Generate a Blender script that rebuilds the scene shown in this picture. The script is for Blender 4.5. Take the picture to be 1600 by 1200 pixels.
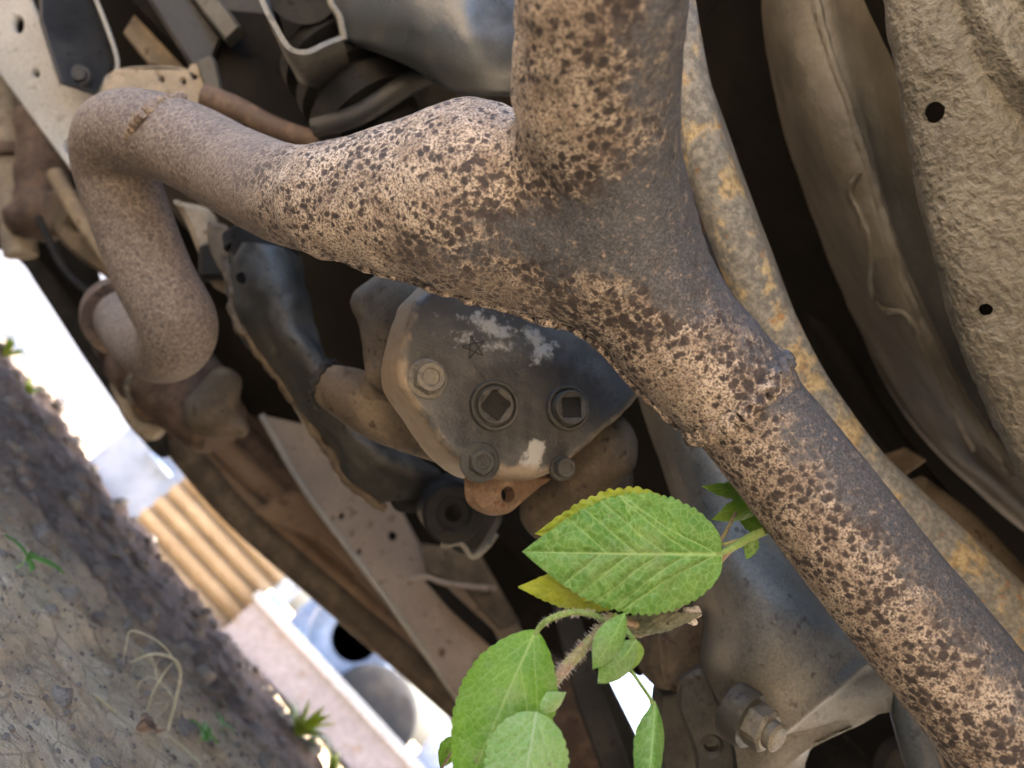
import bpy, math, random
import numpy as np
from mathutils import Matrix, Vector
from mathutils.geometry import tessellate_polygon

for o in list(bpy.data.objects):
    bpy.data.objects.remove(o)
SC = bpy.context.scene
COL = SC.collection
R = math.radians
random.seed(7)
RNG = np.random.default_rng(7)

# ------------------------------------------------------------------ camera
FPX = 1210.0                       # focal length for a 1600 px wide picture
CAM = np.array([0.0, 0.0, 0.22])   # held just above the soil, beside the car
PITCH, ROLL = R(22.2), R(47.0)
f0 = np.array([0, math.cos(PITCH), math.sin(PITCH)])
r0 = np.array([1.0, 0, 0])
u0 = np.array([0, -math.sin(PITCH), math.cos(PITCH)])
RX = math.cos(ROLL) * r0 + math.sin(ROLL) * u0     # picture right
DN = math.sin(ROLL) * r0 - math.cos(ROLL) * u0     # picture down
FW = f0
cd = bpy.data.cameras.new('camera')
cam = bpy.data.objects.new('camera', cd)
COL.objects.link(cam)
m = Matrix.Identity(4)
for i in range(3):
    m[i][0], m[i][1], m[i][2], m[i][3] = RX[i], -DN[i], -FW[i], CAM[i]
cam.matrix_world = m
cd.sensor_width = 36.0
cd.lens = FPX / 1600.0 * 36.0
cd.clip_start, cd.clip_end = 0.01, 2000.0
cd.dof.use_dof = True
cd.dof.focus_distance = 0.40
cd.dof.aperture_fstop = (cd.lens / 1000.0) / 0.0043
SC.camera = cam

# ------------------------------------------------------------------ light
SUN_EL, SUN_AZ = R(56), R(84)      # compass angle from +Y, clockwise: high over the far side of the car
w = bpy.data.worlds.new('World')
SC.world = w
w.use_nodes = True
nt = w.node_tree
sky = nt.nodes.new('ShaderNodeTexSky')
sky.sky_type = 'NISHITA'
sky.sun_disc = False
sky.sun_elevation = SUN_EL
sky.sun_rotation = SUN_AZ
sky.air_density, sky.dust_density, sky.ozone_density = 0.8, 5.0, 0.8
nt.links.new(sky.outputs[0], nt.nodes['Background'].inputs[0])
nt.nodes['Background'].inputs[1].default_value = 0.14
sd = bpy.data.lights.new('sun', 'SUN')
sd.energy, sd.angle, sd.color = 4.0, R(0.53), (1.0, 0.975, 0.94)
sun = bpy.data.objects.new('sun', sd)
COL.objects.link(sun)
to_sun = Vector((math.sin(SUN_AZ) * math.cos(SUN_EL), math.cos(SUN_AZ) * math.cos(SUN_EL), math.sin(SUN_EL)))
sun.rotation_euler = to_sun.to_track_quat('Z', 'Y').to_euler()
sun.location = (0, 0, 6)
SC.view_settings.view_transform = 'Standard'
SC.view_settings.look = 'None'
SC.view_settings.exposure = 3.65
SC.view_settings.gamma = 1.0
SC.view_settings.use_curve_mapping = False
cy = SC.cycles
cy.use_denoising = True
cy.max_bounces, cy.diffuse_bounces, cy.glossy_bounces, cy.transmission_bounces = 10, 7, 4, 6
cy.sample_clamp_indirect = 8.0

# ------------------------------------------------------------------ points
def P(x, y, d):
    """photo pixel + real distance along the lens axis -> a place in the world"""
    return CAM + d * (FW + (x - 800) / FPX * RX + (y - 600) / FPX * DN)
def PS(l): return np.array([P(*q) for q in l])
def px2m(n, d): return n / FPX * d
def ray(x, y):
    v = FW + (x - 800) / FPX * RX + (y - 600) / FPX * DN
    return v / np.linalg.norm(v)
def on_y(x, y, Y):
    v = ray(x, y); return CAM + v * ((Y - CAM[1]) / v[1])
def norm(v): v = np.asarray(v, float); return v / (np.linalg.norm(v) + 1e-12)

# ------------------------------------------------------------------ noise
def _h(ix, iy, iz):
    n = (ix * 374761393 + iy * 668265263 + iz * 2147483647) & 0xffffffff
    n = ((n ^ (n >> 13)) * 1274126177) & 0xffffffff
    return ((n ^ (n >> 16)) & 0xffff) / 65535.0
def vnoise(p):
    p = np.asarray(p, float)
    i = np.floor(p).astype(np.int64); f = p - i
    f = f * f * (3 - 2 * f)
    r = 0
    for a in (0, 1):
        for b in (0, 1):
            for c in (0, 1):
                wgt = (f[..., 0] if a else 1 - f[..., 0]) * (f[..., 1] if b else 1 - f[..., 1]) * (f[..., 2] if c else 1 - f[..., 2])
                r = r + wgt * _h(i[..., 0] + a, i[..., 1] + b, i[..., 2] + c)
    return r * 2 - 1
def fbm(p, octv=4, gain=0.5):
    p = np.asarray(p, float); s, a = 0, 1.0
    for k in range(octv):
        s = s + a * vnoise(p + 17.3 * k); p = p * 2.03; a *= gain
    return s

# ------------------------------------------------------------------ shapes
def catmull(pts, n):
    pts = np.asarray(pts, float)
    if len(pts) < 3:
        t = np.linspace(0, 1, n)[:, None]
        return pts[0] * (1 - t) + pts[-1] * t
    q = np.vstack([2 * pts[0] - pts[1], pts, 2 * pts[-1] - pts[-2]])
    t = np.linspace(0, len(pts) - 1 - 1e-9, n)
    i = t.astype(int); f = (t - i)[:, None]
    a, b, c, d = q[i], q[i + 1], q[i + 2], q[i + 3]
    return 0.5 * (2 * b + (c - a) * f + (2 * a - 5 * b + 4 * c - d) * f ** 2 + (3 * b - a - 3 * c + d) * f ** 3)

def tube(pts, rad, seg=20, n=None, cap=True, wob=0.0):
    """pts in world; rad one number or one per point"""
    pts = np.asarray(pts, float)
    rad = np.full(len(pts), rad, float) if np.isscalar(rad) else np.asarray(rad, float)
    n = n or max(2, 8 * (len(pts) - 1) if len(pts) > 2 else 2)
    c = catmull(np.hstack([pts, rad[:, None]]), n)
    c, r = c[:, :3], c[:, 3]
    tg = np.gradient(c, axis=0)
    up = norm(np.cross(tg[0], [0.31, 0.52, 0.77]))
    V, F = [], []
    ang = np.arange(seg) * 2 * math.pi / seg
    for k in range(n):
        t = norm(tg[k]); up = norm(up - t * np.dot(up, t)); s = np.cross(t, up)
        ring = np.cos(ang)[:, None] * up + np.sin(ang)[:, None] * s
        rr = r[k]
        if wob: rr = rr * (1 + wob * fbm((c[k] + ring * r[k]) * 90, 3))[:, None]
        V.append(c[k] + ring * rr)
    V = np.vstack(V)
    for k in range(n - 1):
        for j in range(seg):
            j2 = (j + 1) % seg
            F.append((k * seg + j, k * seg + j2, (k + 1) * seg + j2, (k + 1) * seg + j))
    if cap:
        F.append(tuple(range(seg))[::-1]); F.append(tuple((n - 1) * seg + j for j in range(seg)))
    return V, F

def loft(rows, nu=40, nv=40, th=0.003, rough=0.0, rs=40.0, bumps=None):
    """rows of (px,py,d) control points -> smooth sheet with real thickness"""
    rows = [PS(r) for r in rows]
    A = np.array([catmull(r, nu) for r in rows])              # rows x nu x 3
    S = np.array([catmull(A[:, j], nv) for j in range(nu)]).transpose(1, 0, 2)   # nv x nu x 3
    return sheet(S, th, rough, rs, bumps)

def sheet(S, th, rough=0.0, rs=40.0, bumps=None):
    nv, nu = S.shape[:2]
    du, dv = np.gradient(S, axis=1), np.gradient(S, axis=0)
    N = np.cross(du, dv); N /= np.linalg.norm(N, axis=2)[..., None] + 1e-12
    if np.mean(np.sum(N * (S - CAM), axis=2)) > 0: N = -N       # face the open side
    if rough: S = S + N * (rough * fbm(S * rs, 4))[..., None]
    if bumps is not None: S = S + N * bumps(S)[..., None]
    B = S - N * th
    V = np.vstack([S.reshape(-1, 3), B.reshape(-1, 3)]); o = nu * nv
    F = []
    idx = np.arange(nu * nv).reshape(nv, nu)
    a, b, c, d = idx[:-1, :-1].ravel(), idx[:-1, 1:].ravel(), idx[1:, 1:].ravel(), idx[1:, :-1].ravel()
    F += list(zip(a, b, c, d)); F += list(zip(a + o, d + o, c + o, b + o))
    rim = list(idx[0]) + list(idx[1:, -1]) + list(idx[-1, -2::-1]) + list(idx[-2:0:-1, 0])
    for p, q in zip(rim, rim[1:] + rim[:1]): F.append((q, p, p + o, q + o))
    return V, [tuple(int(i) for i in f) for f in F]

def plate(outline, d, th=0.004, holes=(), gx=0.0, gy=0.0, bev=0.0012, smooth=0, back=None):
    """flat cut plate: outline in pixels on a plane that leans by gx, gy (metres of depth per 100 px)"""
    o = np.array(outline, float)
    if smooth:
        o = catmull(np.vstack([o, o[:1]]), smooth)[:-1]
    cx, cy_ = o.mean(0)
    def at(q): return P(q[0], q[1], d + (gx * (q[0] - cx) + gy * (q[1] - cy_)) / 100.0)
    loops = [o] + [np.array([(hx + hr * math.cos(t), hy + hr * hq * math.sin(t)) for t in np.linspace(0, 2 * math.pi, 17)[:-1]]) for hx, hy, hr, hq in holes]
    a3, b3, c3 = at((cx, cy_)), at((cx + 50, cy_)), at((cx, cy_ + 50))
    n = norm(np.cross(b3 - a3, c3 - a3))
    if np.dot(n, a3 - CAM) > 0: n = -n
    V, F, off = [], [], 0
    fr, bk = [], []
    for li, lp in enumerate(loops):
        k = len(lp)
        area = 0.5 * np.sum(lp[:, 0] * np.roll(lp[:, 1], -1) - np.roll(lp[:, 0], -1) * lp[:, 1])
        tg = np.roll(lp, -1, 0) - np.roll(lp, 1, 0)
        nn = np.stack([-tg[:, 1], tg[:, 0]], 1); nn /= np.linalg.norm(nn, axis=1)[:, None] + 1e-9
        if (area < 0) != (li > 0): nn = -nn
        bp = bev / d * FPX
        ins = lp + nn * bp
        base = np.array([at(q) for q in lp]); insp = np.array([at(q) for q in ins])
        rings = [base - n * th, base - n * bev, insp]
        for rg in rings: V.append(rg)
        for r_ in range(2):
            for j in range(k):
                j2 = (j + 1) % k
                F.append((off + r_ * k + j, off + r_ * k + j2, off + (r_ + 1) * k + j2, off + (r_ + 1) * k + j))
        fr.append((off + 2 * k, ins)); bk.append((off, lp))
        off += 3 * k
    V = np.vstack(V)
    for grp, flip in ((fr, False), (bk, True)):
        tri = tessellate_polygon([[Vector((q[0], q[1], 0)) for q in lp] for _, lp in grp])
        mp = [s + j for s, lp in grp for j in range(len(lp))]
        for t in tri:
            t = [mp[i] for i in t]; F.append(tuple(t[::-1] if flip else t))
    return V, F

def lathe(c, axis, prof, seg=28, hexr=None):
    """turned piece: profile of (height along axis, radius) from c; negative radius = hexagonal section"""
    axis = norm(axis); up = norm(np.cross(axis, [0.2, 0.9, 0.35])); s = np.cross(axis, up)
    V, F = [], []
    ang = np.arange(seg) * 2 * math.pi / seg
    for h, r in prof:
        rr = np.full(seg, abs(r))
        if r < 0:
            a = (ang % (math.pi / 3)) - math.pi / 6
            rr = abs(r) * math.cos(math.pi / 6) / np.cos(a)
        V.append(np.asarray(c) + axis * h + (np.cos(ang) * rr)[:, None] * up + (np.sin(ang) * rr)[:, None] * s)
    V = np.vstack(V); n = len(prof)
    for k in range(n - 1):
        for j in range(seg):
            j2 = (j + 1) % seg
            F.append((k * seg + j, k * seg + j2, (k + 1) * seg + j2, (k + 1) * seg + j))
    F.append(tuple(range(seg))[::-1]); F.append(tuple((n - 1) * seg + j for j in range(seg)))
    return V, F

def box(lo, hi, bev=0.0):
    lo, hi = np.array(lo, float), np.array(hi, float)
    V = np.array([[(lo, hi)[i][0], (lo, hi)[j][1], (lo, hi)[k][2]] for i in (0, 1) for j in (0, 1) for k in (0, 1)])
    F = [(0, 1, 3, 2), (4, 6, 7, 5), (0, 4, 5, 1), (2, 3, 7, 6), (0, 2, 6, 4), (1, 5, 7, 3)]
    return V, F

def ribbon(prof, a, b, th, nseg=24, closed=False, nb=2):
    """bent sheet metal: a cross-section line (world points) swept from offset a to offset b"""
    c = catmull(prof, nseg) if nseg else np.asarray(prof, float)
    t = np.linspace(0, 1, nb)
    S = np.array([c + (np.asarray(a) * (1 - q) + np.asarray(b) * q) for q in t])
    return sheet(S, th)

def snet(fn, lo, hi, h):
    """closed surface of a distance field (surface nets)"""
    lo, hi = np.array(lo, float), np.array(hi, float)
    n = np.ceil((hi - lo) / h).astype(int) + 1
    ax = [lo[i] + h * np.arange(n[i]) for i in range(3)]
    D = np.empty(n)
    for i in range(n[0]):
        g = np.stack(np.meshgrid([ax[0][i]], ax[1], ax[2], indexing='ij'), -1)
        D[i] = fn(g.reshape(-1, 3)).reshape(n[1], n[2])
    ins = D < 0
    cell = np.zeros(n - 1, int); cnt = np.zeros(n - 1); acc = np.zeros(tuple(n - 1) + (3,))
    for a in range(3):
        sl0 = [slice(None)] * 3; sl1 = [slice(None)] * 3
        sl0[a] = slice(0, -1); sl1[a] = slice(1, None)
        d0, d1 = D[tuple(sl0)], D[tuple(sl1)]
        cr = (d0 < 0) != (d1 < 0)
        t = np.where(cr, d0 / np.where(cr, d0 - d1, 1), 0)
        o = [k for k in range(3) if k != a]
        for p in (0, 1):
            for q in (0, 1):
                s = [None] * 3; s[a] = slice(None)
                s[o[0]] = slice(p, n[o[0]] - 1 + p); s[o[1]] = slice(q, n[o[1]] - 1 + q)
                c_, tt = cr[tuple(s)], t[tuple(s)]
                cnt += c_
                acc[..., a] += np.where(c_, tt, 0); acc[..., o[0]] += np.where(c_, p, 0); acc[..., o[1]] += np.where(c_, q, 0)
    act = cnt > 0
    idx = -np.ones(n - 1, int); idx[act] = np.arange(act.sum())
    I = np.argwhere(act)
    V = lo + h * (I + acc[act] / cnt[act][:, None])
    F = []
    for a in range(3):
        o = [k for k in range(3) if k != a]
        s0 = [slice(1, -1)] * 3; s1 = [slice(1, -1)] * 3
        s0[a] = slice(0, -1); s1[a] = slice(1, None)
        i0, i1 = ins[tuple(s0)], ins[tuple(s1)]
        E = np.argwhere(i0 != i1)
        if not len(E): continue
        fl = i0[tuple(E.T)]
        base = E.copy()
        for k in o: base[:, k] += 1
        def cid(p, q):
            b = base.copy(); b[:, o[0]] -= p; b[:, o[1]] -= q
            return idx[tuple(b.T)]
        q = np.stack([cid(0, 0), cid(1, 0), cid(1, 1), cid(0, 1)], 1)
        if a == 1: fl = ~fl
        q[~fl] = q[~fl][:, ::-1]
        F.append(q)
    F = np.vstack(F)
    return V, [tuple(int(i) for i in f) for f in F]

def cone_sd(p, a, b, ra, rb):
    a, b = np.asarray(a), np.asarray(b); ab = b - a
    t = np.clip((p - a) @ ab / (ab @ ab), 0, 1)
    return np.linalg.norm(p - a - t[:, None] * ab, axis=1) - (ra + (rb - ra) * t)
def smin(a, b, k):
    h = np.clip(0.5 + 0.5 * (b - a) / k, 0, 1)
    return b * (1 - h) + a * h - k * h * (1 - h)

# ------------------------------------------------------------------ objects
def mesh_obj(name, V, F, mat, origin, smooth=True, attrs=None, mesh=None):
    if mesh is None:
        mesh = bpy.data.meshes.new(name)
        mesh.from_pydata((np.asarray(V) - origin).tolist(), [], [tuple(int(i) for i in f) for f in F])
        mesh.update()
        if smooth:
            mesh.polygons.foreach_set('use_smooth', [True] * len(mesh.polygons))
            mesh.set_sharp_from_angle(angle=R(smooth if smooth is not True else 42))
        for k, v in (attrs or {}).items():
            at = mesh.attributes.new(k, 'FLOAT', 'POINT'); at.data.foreach_set('value', np.asarray(v, np.float32))
        mesh.materials.append(mat)
    o = bpy.data.objects.new(name, mesh)
    COL.objects.link(o)
    return o

class Thing:
    """a thing is an Empty at its base that parents its parts"""
    def __init__(s, name, label, cat, base, group=None, kind=None):
        s.base = np.asarray(base, float)
        s.e = bpy.data.objects.new(name, None)
        s.e.empty_display_size = 0.02
        COL.objects.link(s.e)
        s.e.location = s.base
        s.e['label'] = label
        if kind: s.e['kind'] = kind
        else: s.e['category'] = cat
        if group: s.e['group'] = group
    def add(s, name, vf, mat, parent=None, smooth=True, attrs=None, label=None, kind=None):
        o = mesh_obj(name, vf[0], vf[1], mat, s.base, smooth, attrs)
        o.parent = parent or s.e
        if label: o['label'] = label
        if kind: o['kind'] = kind
        return o

def single(name, label, cat, vf, mat, group=None, kind=None, smooth=True, attrs=None, base=None):
    V = np.asarray(vf[0])
    if base is None: base = np.array([V[:, 0].mean(), V[:, 1].mean(), V[:, 2].min()])
    o = mesh_obj(name, V, vf[1], mat, base, smooth, attrs)
    o.location = base
    if label: o['label'] = label
    if cat: o['category'] = cat
    if group: o['group'] = group
    if kind: o['kind'] = kind
    return o

def merge(*vfs):
    V, F, off = [], [], 0
    for v, f in vfs:
        V.append(np.asarray(v)); F += [tuple(i + off for i in q) for q in f]; off += len(v)
    return np.vstack(V), F

# ------------------------------------------------------------------ materials
class NT:
    def __init__(s, name):
        s.m = bpy.data.materials.new(name); s.m.use_nodes = True
        s.t = s.m.node_tree; s.b = s.t.nodes['Principled BSDF']
        s.co = s.t.nodes.new('ShaderNodeTexCoord').outputs['Object']
    def n(s, k): return s.t.nodes.new('ShaderNode' + k)
    def l(s, a, b): s.t.links.new(a, b)
    def noise(s, scale, detail=5, rough=0.55, dist=0.0, vec=None):
        q = s.n('TexNoise'); q.inputs['Scale'].default_value = scale; q.inputs['Detail'].default_value = detail
        q.inputs['Roughness'].default_value = rough; q.inputs['Distortion'].default_value = dist
        s.l(vec or s.co, q.inputs['Vector']); return q.outputs['Fac']
    def voro(s, scale, feature='F1', rnd=1.0, vec=None):
        q = s.n('TexVoronoi'); q.feature = feature; q.inputs['Scale'].default_value = scale
        q.inputs['Randomness'].default_value = rnd; s.l(vec or s.co, q.inputs['Vector']); return q.outputs['Distance']
    def ramp(s, x, a, b, lo=0.0, hi=1.0):
        q = s.n('MapRange'); q.inputs[1].default_value = a; q.inputs[2].default_value = b
        q.inputs[3].default_value = lo; q.inputs[4].default_value = hi; q.interpolation_type = 'SMOOTHSTEP'
        s.l(x, q.inputs[0]); return q.outputs[0]
    def math(s, op, a, b=None):
        q = s.n('Math'); q.operation = op
        for i, v in enumerate((a, b)):
            if v is None: continue
            if isinstance(v, (int, float)): q.inputs[i].default_value = v
            else: s.l(v, q.inputs[i])
        return q.outputs[0]
    def mix(s, f, a, b):
        q = s.n('Mix'); q.data_type = 'RGBA'
        for i, v in ((0, f), (6, a), (7, b)):
            if isinstance(v, tuple): q.inputs[i].default_value = (*v, 1) if len(v) == 3 else v
            elif isinstance(v, (int, float)): q.inputs[i].default_value = v
            else: s.l(v, q.inputs[i])
        return q.outputs[2]
    def attr(s, name):
        q = s.n('Attribute'); q.attribute_name = name; return q.outputs['Fac']
    def bump(s, h, strength=0.5, dist=0.001, prev=None):
        q = s.n('Bump'); q.inputs['Strength'].default_value = strength; q.inputs['Distance'].default_value = dist
        s.l(h, q.inputs['Height'])
        if prev: s.l(prev, q.inputs['Normal'])
        s.l(q.outputs[0], s.b.inputs['Normal']); return q.outputs[0]
    def color(s, c): s.l(c, s.b.inputs['Base Color'])
    def set(s, rough=0.7, metal=0.0, spec=0.5):
        s.b.inputs['Roughness'].default_value = rough; s.b.inputs['Metallic'].default_value = metal
        s.b.inputs['Specular IOR Level'].default_value = spec

def grime(name, base, dust, spot, s1=25, s2=160, dlo=0.4, dhi=0.65, slo=0.58, shi=0.68, rough=0.7, metal=0.0, bump=0.4, bd=0.0012, fine=500, spec=0.22):
    q = NT(name)
    n1 = q.noise(s1, 6, 0.6); n2 = q.noise(s2, 5, 0.6); n3 = q.noise(fine, 3)
    c = q.mix(q.ramp(n1, dlo, dhi), base, dust)
    c = q.mix(q.ramp(n2, slo, shi), c, spot)
    c = q.mix(q.ramp(n3, 0.3, 0.75), c, q.mix(0.35, c, (0.02, 0.018, 0.015)))
    q.color(c)
    q.set(rough, metal, spec)
    rr = q.ramp(n1, 0.3, 0.7, max(rough - 0.12, 0), min(rough + 0.15, 1)); q.l(rr, q.b.inputs['Roughness'])
    h = q.math('ADD', n2, q.math('MULTIPLY', n3, 0.5))
    q.bump(h, bump, bd)
    return q.m

def pipe_mat():
    q = NT('speckled_rust')
    coat = q.attr('coat'); soot = q.attr('soot')
    wn = q.n('TexNoise'); wn.inputs['Scale'].default_value = 120; q.l(q.co, wn.inputs['Vector'])
    off = q.n('VectorMath'); off.operation = 'SCALE'; off.inputs[3].default_value = 0.006
    q.l(wn.outputs['Color'], off.inputs[0])
    add = q.n('VectorMath'); add.operation = 'ADD'; q.l(q.co, add.inputs[0]); q.l(off.outputs[0], add.inputs[1])
    wv = add.outputs[0]
    big = q.noise(16, 4); mid = q.noise(75, 5, 0.6); fine = q.noise(900, 4, 0.7); fine2 = q.noise(420, 5, 0.7)
    tan = q.mix(q.ramp(mid, 0.35, 0.65), (0.25, 0.20, 0.15), (0.45, 0.38, 0.295))
    tan = q.mix(q.ramp(fine2, 0.55, 0.75, 0, 0.5), tan, (0.33, 0.215, 0.145))
    tan = q.mix(q.ramp(fine, 0.42, 0.60), tan, (0.085, 0.065, 0.054))
    # heat blackened spots of two sizes, crowding where the coat noise is high
    v1 = q.voro(230, vec=wv); v2 = q.voro(430, vec=wv)
    crowd = q.ramp(q.noise(30, 5, 0.6), 0.3, 0.7, -0.13, 0.15)
    th1 = q.math('ADD', q.math('ADD', crowd, 0.40), q.math('MULTIPLY', coat, 0.22))
    s1 = q.ramp(q.math('ADD', q.math('SUBTRACT', th1, v1), q.math('MULTIPLY', q.math('SUBTRACT', fine2, 0.5), 0.5)), -0.05, 0.14)
    th2 = q.math('ADD', q.math('MULTIPLY', crowd, 1.2), q.math('ADD', q.math('MULTIPLY', coat, 0.28), 0.30))
    s2 = q.ramp(q.math('ADD', q.math('SUBTRACT', th2, v2), q.math('MULTIPLY', q.math('SUBTRACT', fine2, 0.5), 0.5)), -0.04, 0.14)
    sp = q.math('MAXIMUM', s1, q.math('MULTIPLY', s2, 0.85))
    dark = q.mix(q.ramp(fine2, 0.4, 0.7), (0.030, 0.026, 0.026), (0.078, 0.058, 0.049))
    c = q.mix(sp, tan, dark)
    grey = q.mix(q.ramp(fine, 0.38, 0.72), (0.040, 0.042, 0.047), (0.125, 0.126, 0.132))
    cm = q.ramp(q.math('ADD', coat, q.math('MULTIPLY', q.math('SUBTRACT', q.noise(110, 8, 0.75), 0.5), 2.6)), 0.38, 1.0)
    fleck = q.ramp(q.noise(330, 6, 0.75), 0.56, 0.68)
    grey = q.mix(q.math('MULTIPLY', fleck, 0.8), grey, (0.33, 0.25, 0.18))
    c = q.mix(cm, c, grey)
    brown = q.mix(q.ramp(fine2, 0.4, 0.65), (0.080, 0.064, 0.054), (0.19, 0.155, 0.130))
    c = q.mix(q.ramp(soot, 0.25, 0.8, 0, 0.8), c, brown)
    q.color(c); q.set(0.62, 0.0, 0.28)
    q.l(q.ramp(cm, 0, 1, 0.76, 0.52), q.b.inputs['Roughness'])
    h = q.math('ADD', q.math('MULTIPLY', q.math('SUBTRACT', 1.0, sp), 0.6), q.math('MULTIPLY', fine2, 0.9))
    h = q.math('ADD', h, q.math('MULTIPLY', mid, 0.8))
    q.bump(h, 0.55, 0.0009)
    return q.m

def leaf_mat(name, c1, c2, vein, trans):
    q = NT(name)
    v = q.attr('vein'); n1 = q.noise(60, 4); cell = q.voro(300, 'DISTANCE_TO_EDGE')
    n2 = q.noise(900, 3)
    c = q.mix(q.ramp(n1, 0.35, 0.68), c1, c2)
    c = q.mix(q.ramp(n2, 0.35, 0.75, 0, 0.35), c, tuple(x * 0.6 for x in c1))
    c = q.mix(q.ramp(cell, 0.0, 0.09, 0.42, 0.0), c, vein)
    c = q.mix(q.ramp(v, 0.15, 0.9, 0, 0.85), c, vein)
    c = q.mix(q.ramp(q.noise(170, 3, 0.5), 0.69, 0.74, 0, 0.7), c, (0.20, 0.16, 0.06))
    c = q.mix(q.ramp(q.noise(35, 6, 0.7), 0.48, 0.75, 0, 0.28), c, (0.36, 0.33, 0.24))
    q.color(c); q.set(0.5, 0, 0.4)
    q.bump(q.math('ADD', q.ramp(cell, 0.0, 0.2), q.math('MULTIPLY', n2, 0.3)), 0.35, 0.0004)
    tr = q.n('BsdfTranslucent'); q.l(q.mix(0.5, c, trans), tr.inputs[0])
    ms = q.n('MixShader'); ms.inputs[0].default_value = 0.36
    q.l(q.b.outputs[0], ms.inputs[1]); q.l(tr.outputs[0], ms.inputs[2])
    q.l(ms.outputs[0], q.t.nodes['Material Output'].inputs[0])
    return q.m

def undercoat_mat():
    q = NT('stone_chip_undercoat')
    n1 = q.noise(14, 5); n2 = q.noise(230, 3, 0.5, 0.1); n3 = q.noise(620, 3)
    c = q.mix(q.ramp(n1, 0.35, 0.7), (0.110, 0.105, 0.086), (0.165, 0.157, 0.130))
    c = q.mix(q.ramp(n2, 0.3, 0.6, 0.6, 0), c, (0.060, 0.054, 0.042))
    sm = q.attr('smooth_shade')
    c = q.mix(q.ramp(sm, 0, 1, 0, 0.85), c, q.mix(q.ramp(n1, 0.35, 0.7), (0.055, 0.050, 0.040), (0.105, 0.097, 0.078)))  # smooth tunnel sheet also darkened: its shade is put into the colour
    q.color(c); q.set(0.62, 0, 0.3)
    h = q.math('MULTIPLY', q.math('ADD', n2, q.math('MULTIPLY', n3, 0.25)), q.ramp(sm, 0, 1, 1.0, 0.18))
    h = q.math('ADD', h, q.math('MULTIPLY', q.noise(60, 3), 0.6))
    q.bump(h, 0.9, 0.0034)
    return q.m

M = {}
M['pipe'] = pipe_mat()
M['weld'] = grime('weld_bead', (0.15, 0.11, 0.08), (0.27, 0.21, 0.145), (0.03, 0.025, 0.022), 120, 330, rough=0.7, bump=0.6)
M['under'] = undercoat_mat()
M['tunnel'] = grime('tunnel_paint', (0.085, 0.078, 0.062), (0.14, 0.125, 0.095), (0.065, 0.055, 0.042), 12, 60, rough=0.5, bump=0.25, fine=300)
M['cast'] = grime('oily_casting', (0.044, 0.045, 0.042), (0.082, 0.080, 0.070), (0.028, 0.027, 0.025), 30, 140, rough=0.5, bump=0.35, metal=0.15)
M['castlight'] = grime('dusty_casting', (0.21, 0.175, 0.125), (0.29, 0.24, 0.17), (0.12, 0.085, 0.055), 40, 130, rough=0.75, bump=0.4)
M['casttan'] = grime('muddy_casting', (0.075, 0.060, 0.043), (0.14, 0.112, 0.078), (0.045, 0.031, 0.022), 28, 120, rough=0.75, bump=0.4)
M['rustbrown'] = grime('brown_rust', (0.070, 0.048, 0.036), (0.125, 0.088, 0.064), (0.035, 0.024, 0.019), 45, 150, rough=0.75, bump=0.5)
M['orangerust'] = grime('orange_rust', (0.15, 0.092, 0.055), (0.24, 0.165, 0.105), (0.14, 0.065, 0.03), 50, 160, rough=0.8, bump=0.5)
M['greysteel'] = grime('grey_dusty_steel', (0.125, 0.122, 0.108), (0.19, 0.183, 0.158), (0.080, 0.075, 0.064), 18, 110, rough=0.55, bump=0.25, metal=0.1)
M['bluesteel'] = grime('blue_grey_shell', (0.050, 0.060, 0.068), (0.078, 0.085, 0.088), (0.20, 0.21, 0.21), 18, 330, slo=0.69, shi=0.74, rough=0.36, bump=0.15, metal=0.2, spec=0.6)
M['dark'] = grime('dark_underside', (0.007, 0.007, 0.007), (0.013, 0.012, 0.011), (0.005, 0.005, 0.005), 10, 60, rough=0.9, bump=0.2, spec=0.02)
M['rubber'] = grime('black_rubber', (0.012, 0.0125, 0.013), (0.028, 0.027, 0.025), (0.010, 0.010, 0.010), 30, 120, rough=0.7, bump=0.25, spec=0.10)
M['darksteel'] = grime('dark_steel', (0.022, 0.023, 0.024), (0.040, 0.039, 0.036), (0.015, 0.015, 0.014), 22, 120, rough=0.55, bump=0.3, metal=0.1)
M['boltsteel'] = grime('bolt_steel', (0.14, 0.135, 0.12), (0.19, 0.175, 0.14), (0.07, 0.062, 0.052), 90, 300, rough=0.5, metal=0.3, bump=0.4)
M['rail'] = grime('dusty_rail_paint', (0.22, 0.185, 0.155), (0.28, 0.235, 0.195), (0.15, 0.115, 0.085), 9, 70, rough=0.7, bump=0.2)
M['sillrust'] = grime('rusty_sill', (0.19, 0.128, 0.082), (0.25, 0.175, 0.115), (0.11, 0.068, 0.045), 9, 50, rough=0.75, bump=0.3)
M['palegrey'] = grime('pale_grey_paint', (0.26, 0.25, 0.22), (0.33, 0.315, 0.275), (0.19, 0.175, 0.14), 10, 80, rough=0.6, bump=0.15)
def tube_mat():
    q = NT('flaking_yellow_tube')
    n1 = q.noise(42, 7, 0.7); n2 = q.noise(170, 7, 0.75); n3 = q.noise(620, 4)
    c = q.mix(q.ramp(n2, 0.40, 0.62), (0.105, 0.105, 0.095), (0.22, 0.215, 0.19))
    c = q.mix(q.ramp(n1, 0.50, 0.60, 0, 0.9), c, q.mix(q.ramp(n2, 0.4, 0.6), (0.20, 0.14, 0.06), (0.36, 0.29, 0.16)))
    c = q.mix(q.ramp(q.noise(75, 6, 0.7, 0.4), 0.60, 0.68), c, (0.24, 0.115, 0.035))
    c = q.mix(q.ramp(n3, 0.56, 0.72, 0, 0.6), c, (0.05, 0.046, 0.038))
    q.color(c); q.set(0.6, 0.1, 0.3); q.bump(q.math('ADD', n2, q.math('MULTIPLY', n3, 0.4)), 0.8, 0.0022)
    return q.m
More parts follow.
